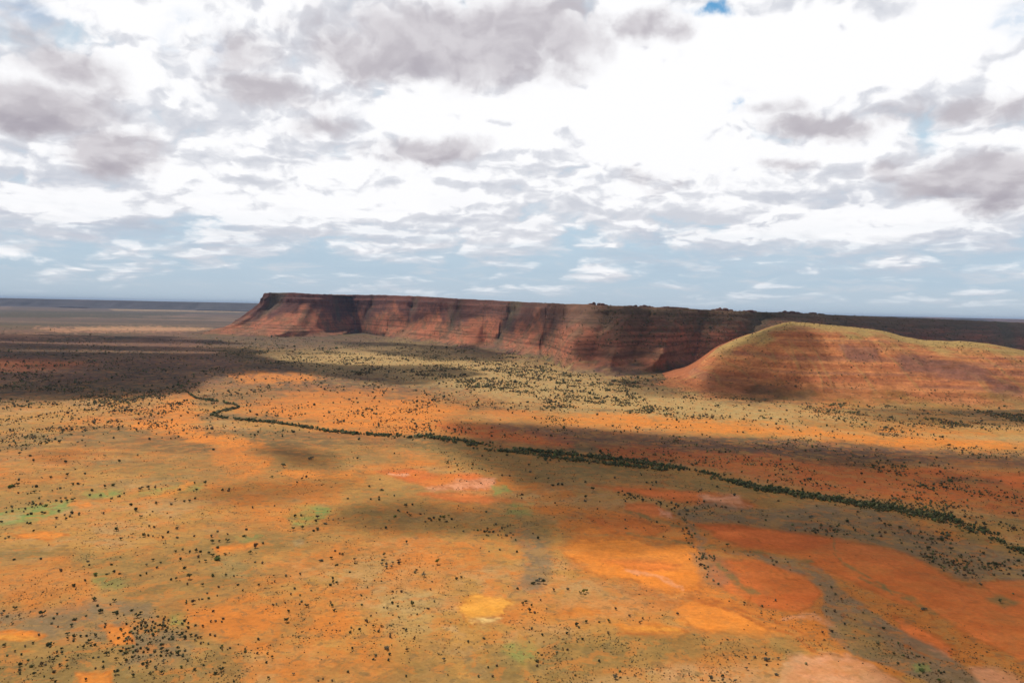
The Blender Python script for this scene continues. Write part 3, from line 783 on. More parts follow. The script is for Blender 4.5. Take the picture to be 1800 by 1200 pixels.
    Z = Z + (fbm(S / 70, S * 0 + 3, 4, 151) - .5) * 5 * sstep(.9, 1, T) + (fbm(S / 14, S * 0 + 3, 3, 152) - .5) * 2.5 * sstep(.9, 1, T)
    # plateau behind the rim and its far side
    nt_ = 16
    q = (np.linspace(0, 1, nt_ + 1)[1:]) ** 1.6
    XR, YR, ZR = X[:, -1:], Y[:, -1:], Z[:, -1:]
    XT = XR + (B[:, 0:1] - XR) * q[None]
    YT = YR + (B[:, 1:2] - YR) * q[None]
    ZT = ZR + (B[:, 2:3] - ZR) * q[None] - 3.5 * sstep(0, .04, q)[None] + (fbm(XT / 420, YT / 420, 4, 161) - .5) * 5
    XD, YD, ZD = B[:, 0:1], B[:, 1:2] + 500, np.full((ns, 1), -3.0)
    XX = np.concatenate([X, XT, XD], 1)
    YY = np.concatenate([Y, YT, YD], 1)
    ZZ = np.concatenate([Z, ZT, ZD], 1)
    V = np.stack([XX, YY, ZZ], -1).reshape(-1, 3)
    # rock, talus and scrub colours, cliffs and gullies darkened for their shade
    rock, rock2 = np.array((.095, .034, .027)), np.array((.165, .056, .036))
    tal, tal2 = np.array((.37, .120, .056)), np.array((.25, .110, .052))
    veg_shade, top = np.array((.085, .075, .042)), np.array((.12, .088, .055))
    n1 = fbm(S / 90, T * 6, 5, 171)
    n2 = fbm(X / 45, Y / 45, 5, 181)
    band = .5 + .5 * np.sin(Z / 9.0 + 3 * fbm(S / 300, T, 3, 191))
    band = band * .6 + .4 * vnoise(Z / 4.3, S / 900, 197)
    k = sstep(.40, .62, n1 * .5 + n2 * .5)[..., None]
    c = tal * (1 - k) + tal2 * k
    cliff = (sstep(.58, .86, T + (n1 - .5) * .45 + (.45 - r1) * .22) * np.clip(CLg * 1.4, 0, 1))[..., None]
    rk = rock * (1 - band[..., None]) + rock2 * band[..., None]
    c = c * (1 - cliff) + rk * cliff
    soft = (1 - CLg)[..., None]
    strat = np.array((.22, .078, .046)) * (1 - band[..., None] * .55)
    c = c * (1 - soft * .65) + strat * soft * .65
    thin = sstep(.60, .72, vnoise(Z / 5.2, S / 380, 193))[..., None] * sstep(.12, .3, T)[..., None]
    c = c * (1 - .42 * thin)
    gul = (sstep(.25, -.35, r1 * .65 + r2 * .35) * sstep(.05, .25, T))[..., None]  # gully scrub, its dark tone also carrying the shade of the recesses
    c = c * (1 - gul * .7) + veg_shade * gul * .7
    vt = (sstep(.45, .85, T + (n2 - .5) * .5) * (1 - CLg))[..., None] * .8
    c = c * (1 - vt) + np.array((.095, .082, .045)) * vt
    foot_k = sstep(.24, .03, T + (n2 - .5) * .34)[..., None]
    pc_ = np.zeros(c.shape)
    mk = foot_k[..., 0] > 0
    pc_[mk] = plain_colour(X[mk], Y[mk])[:, :3]
    c = c * (1 - foot_k) + pc_ * foot_k
    ct = np.broadcast_to(top, XT.shape + (3,)).copy()
    pk = sstep(.48, .62, fbm(XT / 900, YT / 700, 4, 201))[..., None]
    ct = ct * (1 - pk) + np.array((.36, .17, .11)) * pk
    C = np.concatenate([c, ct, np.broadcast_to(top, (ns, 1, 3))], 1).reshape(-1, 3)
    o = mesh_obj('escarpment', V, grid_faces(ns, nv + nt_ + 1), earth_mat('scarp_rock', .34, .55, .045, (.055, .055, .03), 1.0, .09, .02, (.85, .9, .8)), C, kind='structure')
    return o, (X, Y, Z, T), np.stack([XR, YR, ZR], -1)[:, 0], V.reshape(ns, -1, 3)


def build_spur():
    ctl = [
        (G(1135, 674), px_at(1160, 669, 2620), 10),
        (G(1180, 688), px_at(1212, 652, 2620), 40),
        (G(1240, 699), px_at(1268, 608, 2620), 120),
        (G(1330, 700), px_at(1325, 585, 2640), 170),
        (G(1400, 704), px_at(1385, 566.5, 2680), 190),
        (G(1470, 707), px_at(1455, 570.5, 2720), 190),
        (G(1560, 710), px_at(1540, 580, 2720), 170),
        (G(1640, 712), px_at(1622, 597, 2660), 150),
        (G(1720, 715), px_at(1692, 599.5, 2620), 150),
        (G(1800, 718), px_at(1765, 609, 2560), 130),
        (G(1900, 722), px_at(1850, 628, 2520), 110),
        (G(2050, 730), px_at(1980, 655, 2480), 80),
        (G(2200, 740), px_at(2120, 690, 2450), 30)]
    foot = np.array([c[0] for c in ctl], float)
    rim = np.array([np.array(c[1], float) for c in ctl])
    back = np.stack([rim[:, 0] * 1.12, np.full(len(ctl), 3180.0), np.full(len(ctl), -3.0)], -1)
    ns, nv, nb = 820, 120, 40
    s, (F, Rm, B) = interp_ctrl([foot, rim, back], rim, ns)
    t = np.linspace(0, 1, nv)
    T = np.broadcast_to(t[None, :], (ns, nv))
    S = np.broadcast_to(s[:, None], (ns, nv))
    prof = .34 * T + .66 * np.sin(np.clip(T, 0, 1) * math.pi / 2) ** 1.75
    prof = prof * (1 - .05 * sstep(0, .5, T) * (1 - T)) 
    dirn = F[:, :2] - Rm[:, :2]
    dirn = dirn / np.linalg.norm(dirn, axis=1, keepdims=True)
    P = F[:, None, :2] + (Rm - F)[:, None, :2] * T[..., None]
    Z = F[:, None, 2] + (Rm - F)[:, None, 2] * prof
    wob = (fbm(S / 200, T * 2, 3, 7) - .5) * 90 + T * 240
    r1 = 1 - np.abs(2 * fbm((S + wob) / 310, T * .3, 2, 307) - 1) * 2
    r2 = 1 - np.abs(2 * fbm((S + wob) / 80, T * .8, 3, 311) - 1) * 2
    r3 = 1 - np.abs(2 * fbm((S + wob * .6) / 26, T * 2., 3, 321) - 1) * 2
    bell = sstep(0, .26, T) * sstep(1.0, .74, T)
    disp = ((r1 - .35) * 70 + (r2 - .35) * 13 + (r3 - .3) * 2.5) * bell * np.clip((Rm[:, 2:3] - 20) / 130, 0, 1)
    X = P[..., 0] + dirn[:, None, 0] * disp
    Y = P[..., 1] + dirn[:, None, 1] * disp
    step = np.sin(Z / 3.1 + 2.0 * fbm(S / 260, T, 3, 331))
    ledge = (vnoise(Z / 7.5, S / 420, 343) > .56).astype(float)
    Z = Z + step * .55 * bell + ledge * 2.2 * bell + (fbm(X / 30, Y / 30, 4, 341) - .5) * 6 * bell + (fbm(S / 45, S * 0 + 7, 4, 345) - .5) * 5 * sstep(.6, 1, T)
    tb = np.linspace(0, 1, nb + 1)[1:]
    XB = X[:, -1:] + (B[:, 0:1] - X[:, -1:]) * tb[None]
    YB = Y[:, -1:] + (B[:, 1:2] - Y[:, -1:]) * tb[None]
    ZB = Z[:, -1:] + (B[:, 2:3] - Z[:, -1:]) * (1 - np.cos(tb * math.pi / 2) ** 1.2)[None]
    XX, YY, ZZ = np.concatenate([X, XB], 1), np.concatenate([Y, YB], 1), np.concatenate([Z, ZB], 1)
    V = np.stack([XX, YY, ZZ], -1).reshape(-1, 3)
    n1 = fbm(X / 60, Y / 60, 5, 351)
    n2 = fbm(S / 140, T * 3, 4, 361)
    red, ora, kha = np.array((.36, .115, .040)), np.array((.47, .175, .058)), np.array((.33, .210, .065))
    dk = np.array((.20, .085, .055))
    band = .5 + .5 * np.sin(Z / 4.6 + 2.5 * fbm(S / 200, T, 3, 371))
    band = .30 * band + .45 * vnoise(Z / 2.3, S / 500, 377) + .25 * vnoise(Z / 1.2, S / 160, 379)
    k = sstep(.36, .60, band * .7 + n1 * .3)[..., None]
    c = red * (1 - k) + ora * k
    th = sstep(.60, .74, vnoise(Z / 6.5, S / 600, 383))[..., None]
    c = c * (1 - th * .45) + dk * th * .45
    kk = (sstep(.66, .92, T + (n1 - .5) * .4) * sstep(40, 130, Z))[..., None]
    c = c * (1 - kk) + kha * kk
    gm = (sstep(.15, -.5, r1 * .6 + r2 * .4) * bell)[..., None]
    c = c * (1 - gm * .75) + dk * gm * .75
    gully = (sstep(.82, .95, r2) * sstep(.05, .3, T) * sstep(.9, .5, T))[..., None]
    c = c * (1 - gully * .35) + kha * gully * .35
    # dark patches on the eastern shoulder, facet shade painted into the rock colour
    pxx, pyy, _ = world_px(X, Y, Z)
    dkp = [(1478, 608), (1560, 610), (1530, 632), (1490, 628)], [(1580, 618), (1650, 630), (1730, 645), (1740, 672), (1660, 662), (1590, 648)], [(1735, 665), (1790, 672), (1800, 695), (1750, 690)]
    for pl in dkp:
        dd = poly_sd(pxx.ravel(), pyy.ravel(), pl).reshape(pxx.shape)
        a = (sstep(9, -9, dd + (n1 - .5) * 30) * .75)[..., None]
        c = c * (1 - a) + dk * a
    fk = sstep(.26, .02, T + (n1 - .5) * .36)[..., None]
    pc_ = np.zeros(c.shape)
    mk = fk[..., 0] > 0
    pc_[mk] = plain_colour(X[mk], Y[mk])[:, :3]
    c = c * (1 - fk) + pc_ * fk
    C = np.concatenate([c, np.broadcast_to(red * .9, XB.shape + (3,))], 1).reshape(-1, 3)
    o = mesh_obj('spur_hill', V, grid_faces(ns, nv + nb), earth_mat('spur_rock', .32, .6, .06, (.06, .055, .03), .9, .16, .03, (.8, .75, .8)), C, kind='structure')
    return o, (X, Y, Z, T), V.reshape(ns, -1, 3)


def build_distant_range():
    xs = np.linspace(-26000, 30000, 700)
    yf = 21500 + 900 * (fbm(xs / 4000, xs * 0, 4, 401) - .5) * 2 + np.clip(xs, 0, None) * .12
    top = 236 + (fbm(xs / 5200, xs * 0 + 5, 4, 411) - .5) * 22 + np.clip((-xs - 4000) / 9000, 0, 1) * -6
    t = np.concatenate([np.linspace(0, 1, 24), [1.2, 3, 6, 6.4]])
    T, Xg = np.meshgrid(t, xs)
    prof = np.where(T <= 1, .55 * np.clip(T / .7, 0, 1) ** 1.6 + .45 * sstep(.7, 1, T), np.where(T > 6.1, -.1, 1.0))
    r = 1 - np.abs(2 * fbm(Xg / 700, T * .4, 3, 421) - 1) * 2
    Yg = yf[:, None] + T * 900 - r * 260 * sstep(0, .3, T) * sstep(1.05, .7, T)
    Zg = -3 + (top[:, None] + 3) * prof
    V = np.stack([Xg, Yg, Zg], -1).reshape(-1, 3)
    a = sstep(.45, .58, fbm(Xg / 2600, T * .3, 3, 431))[..., None]
    c = np.array((.060, .048, .048)) * (1 - a) + np.array((.14, .085, .075)) * a
    dk = (sstep(-9800, -9500, Xg) * sstep(-5800, -6100, Xg))[..., None] * .6  # cloud shade on one stretch of the range, painted into its colour
    c = c * (1 - dk) + np.array((.07, .06, .055)) * dk
    return mesh_obj('distant_range', V, grid_faces(len(xs), len(t)), earth_mat('range_rock', .25, 0, .01, bump=.3, g1=.01, g2=.003), c.reshape(-1, 3), kind='structure')


ground = build_ground()
scarp, scarp_pts, rim_line, scarp_v = build_escarpment()
spur, spur_pts, spur_v = build_spur()
distant = build_distant_range()


def bvh_of(o):
    me = o.data
    co = np.empty(len(me.vertices) * 3, np.float32)
    me.vertices.foreach_get('co', co)
    vi = np.empty(len(me.loops), np.int32)
    me.loops.foreach_get('vertex_index', vi)
    return BVHTree.FromPolygons(co.reshape(-1, 3).tolist(), vi.reshape(-1, 4).tolist())


BV = [bvh_of(scarp), bvh_of(spur)]


def hit(x, y):
    """The place on the land that a line of sight meets."""
    d = Vector(px_dir(x, y)).normalized()
    o = Vector((0, 0, CAM_H))
    best = None
    for bv in BV:
        h = bv.ray_cast(o, d)
        if h[0] is not None and (best is None or h[3] < best[1]):
            best = (h[0], h[3])
    if d.z < 0:
        t = -CAM_H / d.z
        if best is None or t < best[1]:
            best = (o + d * t, t)
    if best is None or best[1] > 9000:
        return None
    return np.array(best[0])


# ------------------------------------------------------------------ clouds overhead, above the picture, that shade the plain
CLOUD_Z = 4000.0
SHADE = [
    ([(-300, 583), (100, 583), (260, 588), (340, 593), (430, 602), (480, 632), (600, 640), (780, 642), (835, 654), (780, 668), (640, 672), (480, 654), (400, 658), (330, 688), (200, 695), (-200, 702)], .9),
    ([(560, 598), (700, 602), (800, 608), (900, 620), (900, 636), (760, 633), (640, 618)], .75),
    ([(640, 548), (760, 536), (1000, 545), (985, 560), (985, 578), (1000, 590), (960, 606), (880, 600), (850, 588), (760, 575), (660, 565)], .85),  # stretched west along the upper cliff, added to darken it
    ([(1062, 540), (1200, 545), (1372, 552), (1368, 559), (1320, 576), (1262, 600), (1222, 636), (1200, 648), (1100, 644), (1020, 630), (1000, 605), (1060, 585)], .98, 30),
    ([(1288, 612), (1325, 590), (1355, 579), (1388, 570), (1402, 582), (1374, 620), (1352, 655), (1345, 694), (1280, 700), (1232, 686), (1250, 650)], .99, 35),
    ([(1380, 553), (1560, 560), (1800, 569), (1880, 571), (1880, 624), (1760, 603), (1690, 594), (1620, 592), (1540, 574), (1450, 564)], .985, 170),
    ([(1385, 676), (1440, 674), (1455, 692), (1420, 704), (1385, 700)], .6),
    ([(1590, 628), (1690, 632), (1720, 655), (1640, 655)], .45),
    ([(1735, 655), (1800, 672), (1830, 700), (1760, 690)], .6),
    ([(1060, 668), (1190, 662), (1230, 690), (1150, 700), (1060, 690)], .6),
    ([(1500, 716), (1650, 716), (1870, 726), (1870, 752), (1660, 750), (1520, 738)], .6),
    ([(775, 736), (900, 744), (1010, 750), (1150, 762), (1300, 772), (1450, 782), (1600, 792), (1900, 806), (1900, 960), (1600, 960), (1300, 945), (1240, 940), (1180, 944), (1080, 940), (980, 955), (900, 944), (780, 935), (640, 928), (560, 915), (600, 885), (740, 880), (840, 890), (900, 860), (800, 800), (770, 775), (790, 768)], .74),
    ([(1900, 940), (1900, 1300), (1500, 1300), (1520, 1200), (1460, 1135), (1370, 1088), (1300, 1058), (1268, 1020), (1250, 978), (1235, 945), (1300, 930), (1600, 940)], .60),
    ([(300, 872), (420, 846), (540, 850), (600, 826), (640, 850), (540, 876), (400, 888)], .55),
    ([(440, 785), (500, 778), (580, 800), (570, 822), (480, 822)], .6),
    ([(60, 794), (130, 792), (140, 806), (70, 810)], .6),
    ([(1000, 1190), (1180, 1136), (1400, 1136), (1430, 1160), (1200, 1180)], .3),
]


def cloud_mat():
    m, nt = new_mat('cloud')
    b = NB(nt)
    dens = b.n('ShaderNodeVertexColor', layer_name='soil').outputs[0]
    tr = b.n('ShaderNodeBsdfTransparent')
    df = b.n('ShaderNodeBsdfDiffuse')
    df.inputs[0].default_value = (.9, .9, .9, 1)
    tl = b.n('ShaderNodeBsdfTranslucent')
    tl.inputs[0].default_value = (.9, .9, .9, 1)
    mx = b.n('ShaderNodeMixShader')
    mx.inputs[0].default_value = .13
    b.link(df.outputs[0], mx.inputs[1])
    b.link(tl.outputs[0], mx.inputs[2])
    m2 = b.n('ShaderNodeMixShader')
    b.link(dens, m2.inputs[0])
    b.link(tr.outputs[0], m2.inputs[1])
    b.link(mx.outputs[0], m2.inputs[2])
    out = b.n('ShaderNodeOutputMaterial')
    b.link(m2.outputs[0], out.inputs[0])
    return m


def build_clouds():
    step = 24.0
    xs = np.arange(-6200, 5200, step)
    ys = np.arange(-200, 9300, step)
    Xg, Yg = np.meshgrid(xs, ys, indexing='ij')
    X, Y = Xg.ravel(), Yg.ravel()
    far = np.clip((Y - 2100) / 4000, .10, 1.0)          # small ragged edges close by, broad ones far off
    wx = X + (fbm(X / 300, Y / 300, 5, 501) - .5) * 150 * far + (fbm(X / 70, Y / 70, 3, 503) - .5) * 50 * far
    wy = Y + (fbm(X / 300, Y / 300, 5, 511) - .5) * 190 * far + (fbm(X / 70, Y / 70, 3, 513) - .5) * 60 * far
    dens = np.zeros(X.shape)
    for pts, k, *grow in SHADE:
        W, dist = [], []
        n = len(pts)
        for i in range(n):               # follow the edge closely, since the land under it is not flat
            a, b_ = np.array(pts[i], float), np.array(pts[(i + 1) % n], float)
            for f in np.linspace(0, 1, 5)[:-1]:
                h = hit(*(a + (b_ - a) * f))
                if h is None:
                    continue
                tt = (CLOUD_Z - h[2]) / SUN[2]
                W.append((h[0] + SUN[0] * tt, h[1] + SUN[1] * tt))
                dist.append(h[1])
        if len(W) < 3:
            continue
        soft = float(np.clip(np.median(dist) * .010, 12, 40))
        P = np.array(W)
        m = (wx > P[:, 0].min() - 300) & (wx < P[:, 0].max() + 300) & (wy > P[:, 1].min() - 300) & (wy < P[:, 1].max() + 300)
        sd_ = poly_sd(wx[m], wy[m], W) - (grow[0] if grow else 0)
        a = sstep(soft, -soft * 2.2, sd_) * k
        dens[m] = np.maximum(dens[m], a)
    tex = np.clip(.8 + .5 * (fbm(X / 170, Y / 170, 4, 521) - .5), 0, 1.1)
    tex = tex * (1 - .85 * sstep(.53, .64, fbm(X / 900, Y / 260, 4, 523)) * sstep(-300, -900, X) * sstep(4200, 5400, Y))
    dens = np.clip(dens * tex / .8, 0, .97)
    dens = 1 - np.sqrt(1 - dens)         # light crosses a lower and an upper face
    idx = -np.ones(len(X), int)
    f = grid_faces(len(xs), len(ys))
    f = f[(dens[f] > .004).any(1)]
    used = np.unique(f)
    idx[used] = np.arange(len(used))
    n = len(used)
    lo = np.stack([X[used], Y[used], CLOUD_Z - 20 * dens[used]], -1)
    up = np.stack([X[used], Y[used], CLOUD_Z + 3 + 220 * dens[used] * (0.5 + fbm(X[used] / 150, Y[used] / 150, 4, 531))], -1)
    F = np.concatenate([idx[f], idx[f][:, ::-1] + n])
    dcol = np.repeat(np.concatenate([dens[used], dens[used]])[:, None], 3, 1)
    return mesh_obj('clouds', np.concatenate([lo, up]), F, cloud_mat(), dcol, kind='stuff')


clouds = build_clouds()

# ------------------------------------------------------------------ rocks on the skyline
def rock_mesh(name, seed, mat):
    """A weathered sandstone block: a jittered, flattened, ledged lump."""
    r = np.random.default_rng(seed)
    nu, nv = 14, 7
    u = np.linspace(0, 2 * math.pi, nu, endpoint=False)
    V = []
    for j in range(nv):
        h = j / (nv - 1)
        prof = (1 - .12 * h) if h < .72 else (.9 - 1.9 * (h - .72))
        for i in range(nu):
            q = prof * (1 + .16 * r.normal()) * (abs(math.cos(u[i])) ** 8 + abs(math.sin(u[i])) ** 8) ** (-1 / 8)
            V.append((math.cos(u[i]) * q, math.sin(u[i]) * q, h + .04 * r.normal()))
    V.append((0, 0, 1.0))
    F = []
    for j in range(nv - 1):
        for i in range(nu):
            a, b_ = j * nu + i, j * nu + (i + 1) % nu
            F.append((a, b_, b_ + nu, a + nu))
    k = (nv - 1) * nu
    top = [(k + i, k + (i + 1) % nu, nv * nu) for i in range(nu)]
    me = bpy.data.meshes.new(name)
    me.from_pydata(V, [], F + top)
    me.materials.append(mat)
    return me


def build_outcrops():
    m, nt = new_mat('outcrop_rock')
    b = NB(nt)
    pos = b.n('ShaderNodeNewGeometry').outputs['Position']
    n = b.noise(pos, .12, 5.0, .65)
    bs = b.n('ShaderNodeBsdfPrincipled')
    b.link(b.mix(b.remap(n, .35, .65), (.075, .035, .03), (.17, .075, .055)), bs.inputs['Base Color'])
    bs.inputs['Roughness'].default_value = .95
    out = b.n('ShaderNodeOutputMaterial')
    b.link(bs.outputs[0], out.inputs[0])
    meshes = [rock_mesh('boulder', 900 + i, m) for i in range(6)]
    px, py, dp = world_px(rim_line[:, 0], rim_line[:, 1], rim_line[:, 2])
    spec = [  # x0, x1, height px, label
        (1036, 1068, 5.0, 'dark knobbly rock cap above the sunlit patch of the scarp'),
        (1104, 1150, 4.0, 'long low dark rock ledge just east of the scarp notch'),
        (1154, 1212, 3.2, 'flat wide dark rock ledge on the middle of the skyline'),
        (1258, 1292, 6.0, 'tallest squarish dark rock block on the scarp skyline'),
        (1308, 1332, 4.5, 'small pointed dark rock knob beside the tallest block'),
        (1366, 1412, 4.5, 'rounded dark rock hump above the crest of the spur hill'),
        (1420, 1452, 3.5, 'last low dark rock hump before the skyline runs smooth')]
    r = np.random.default_rng(55)
    for x0, x1, hp, lab in spec:
        i0, i1 = np.argmin(abs(px - x0)), np.argmin(abs(px - x1))
        c = rim_line[(i0 + i1) // 2]
        root = bpy.data.objects.new('rocky_outcrop', None)
        COL.objects.link(root)
        root.location = (float(c[0]), float(c[1]), float(c[2]) - 3)
        root['label'], root['category'], root['group'] = lab, 'rock', 'rocky outcrops along the scarp skyline'
        n = max(4, int((x1 - x0) / 5))
        for j in range(n):
            f = (j + .5) / n
            q = rim_line[int(i0 + (i1 - i0) * f)]
            s = dp[i0] / FPX
            env = math.sin(math.pi * min(max(f, .08), .92)) ** .6
            o = bpy.data.objects.new('boulder', meshes[r.integers(6)])
            COL.objects.link(o)
            o.parent = root
            o.location = (float(q[0] - c[0]), float(q[1] - c[1] + r.uniform(4, 24)), -1.0)
            w = (x1 - x0) / n * s * r.uniform(.55, .95)
            o.scale = (w, w * r.uniform(.7, 1.1), hp * s * env * r.uniform(.65, 1.1) + 3)
            o.rotation_euler = (0, 0, r.uniform(0, 6.28))


build_outcrops()


# ------------------------------------------------------------------ foliage materials
def leaf_mat(name, ca, cb):
    m, nt = new_mat(name)
    b = NB(nt)
    pos = b.n('ShaderNodeNewGeometry').outputs['Position']
    n = b.noise(pos, .9, 3.0, .6)
    col = b.mix(b.remap(n, .35, .65), ca, cb)
    bs = b.n('ShaderNodeBsdfPrincipled')
    b.link(col, bs.inputs['Base Color'])
    bs.inputs['Roughness'].default_value = .8
    bs.inputs['Specular IOR Level'].default_value = .15
    tl = b.n('ShaderNodeBsdfTranslucent')
    b.link(col, tl.inputs[0])
    mx = b.n('ShaderNodeMixShader')
    mx.inputs[0].default_value = .30
    b.link(bs.outputs[0], mx.inputs[1])
    b.link(tl.outputs[0], mx.inputs[2])
    out = b.n('ShaderNodeOutputMaterial')
    b.link(mx.outputs[0], out.inputs[0])
    return m


LEAF = dict(
    dark=leaf_mat('leaf_dark', (0.053, 0.060, 0.026), (0.104, 0.109, 0.042)),
    olive=leaf_mat('leaf_olive', (0.113, 0.109, 0.042), (0.198, 0.179, 0.066)),
    bright=leaf_mat('leaf_bright', (0.113, 0.160, 0.042), (0.226, 0.264, 0.066)),
    yellow=leaf_mat('leaf_yellow', (0.142, 0.142, 0.026), (0.282, 0.246, 0.038)),
    grey=leaf_mat('leaf_grey', (0.160, 0.147, 0.094), (0.282, 0.246, 0.160)),
    brown=leaf_mat('leaf_brown', (0.094, 0.060, 0.034), (0.160, 0.104, 0.053)))
LOOK = dict(dark='dark green', olive='olive green', bright='bright green', yellow='yellow green', grey='grey green', brown='brownish')


def plain_mat(name):
    m, nt = new_mat(name)
    b = NB(nt)
    at = b.n('ShaderNodeVertexColor', layer_name='soil').outputs[0]
    bs = b.n('ShaderNodeBsdfPrincipled')
    b.link(at, bs.inputs['Base Color'])
    bs.inputs['Roughness'].default_value = .85
    bs.inputs['Specular IOR Level'].default_value = .1
    out = b.n('ShaderNodeOutputMaterial')
    b.link(bs.outputs[0], out.inputs[0])
    return m


bark, _nt = new_mat('bark')
_b = NB(_nt)
_bs = _b.n('ShaderNodeBsdfPrincipled')
_b.link(_b.mix(_b.remap(_b.noise(_b.n('ShaderNodeNewGeometry').outputs['Position'], 3.0, 4.0), .35, .65), (.06, .045, .035), (.14, .11, .085)), _bs.inputs['Base Color'])
_bs.inputs['Roughness'].default_value = .9
_b.link(_bs.outputs[0], _b.n('ShaderNodeOutputMaterial').inputs[0])


def crown_mesh(seed, form, mat):
    """Crown of unit width: leaf clumps spread through several uneven lobes, with gaps between them."""
    r = np.random.default_rng(seed)
    lobes = []
    nl = {'round': 7, 'spread': 9, 'sparse': 8, 'clump': 10}[form]
    for k in range(nl):
        a, q = r.uniform(0, 6.28), r.uniform(.05, .36 if form != 'clump' else .42)
        z = {'round': r.uniform(.28, .62), 'spread': r.uniform(.42, .66), 'sparse': r.uniform(.25, .7), 'clump': r.uniform(.12, .34)}[form]
        lobes.append((math.cos(a) * q, math.sin(a) * q, z, r.uniform(.12, .22)))
    V, F = [], []
    per = {'round': 34, 'spread': 26, 'sparse': 13, 'clump': 26}[form]
    for lx, ly, lz, lr in lobes:
        for _ in range(per):
            d = r.normal(size=3)
            d /= np.linalg.norm(d)
            p = np.array((lx, ly, lz)) + d * lr * r.uniform(.35, 1.05) * np.array((1.1, 1.1, .8))
            nrm = d + r.normal(size=3) * .6
            nrm /= np.linalg.norm(nrm)
            t1 = np.cross(nrm, r.normal(size=3))
            t1 /= np.linalg.norm(t1)
            t2 = np.cross(nrm, t1)
            s = r.uniform(.035, .075)
            k = len(V)
            V += [p - t1 * s - t2 * s * .7, p + t1 * s * .9 - t2 * s, p + t1 * s + t2 * s * .8 + nrm * s * .4, p - t1 * s * .8 + t2 * s]
            F.append((k, k + 1, k + 2, k + 3))
    me = bpy.data.meshes.new('crown')
    me.from_pydata([tuple(map(float, v)) for v in V], [], F)
    me.materials.append(mat)
    return me


def trunk_mesh(seed, form):
    r = np.random.default_rng(seed)
    V, F = [], []

    def tube(p0, p1, r0, r1, n=6):
        p0, p1 = np.array(p0), np.array(p1)
        ax = (p1 - p0) / np.linalg.norm(p1 - p0)
        u = np.cross(ax, (.3, .9, .1))
        u /= np.linalg.norm(u)
        w = np.cross(ax, u)
        k = len(V)
        for p, q in ((p0, r0), (p1, r1)):
            for i in range(n):
                a = 6.2832 * i / n
                V.append(p + (u * math.cos(a) + w * math.sin(a)) * q)
        for i in range(n):
            F.append((k + i, k + (i + 1) % n, k + n + (i + 1) % n, k + n + i))
    fork = {'round': .24, 'spread': .34, 'sparse': .2, 'clump': .06}[form]
    tube((0, 0, -.06), (.01, .01, fork), .035, .026)
    for k in range(5):
        a = 6.28 * k / 5 + r.uniform(-.4, .4)
        q = r.uniform(.16, .34)
        mid = (math.cos(a) * q * .5, math.sin(a) * q * .5, fork + (.16 if form != 'clump' else .08))
        tube((.01, .01, fork - .02), mid, .022, .014)
        tube(mid, (math.cos(a) * q, math.sin(a) * q, fork + (.34 if form != 'clump' else .18)), .014, .005)
    me = bpy.data.meshes.new('trunk')
    me.from_pydata([tuple(map(float, v)) for v in V], [], F)
    me.materials.append(bark)
    return me


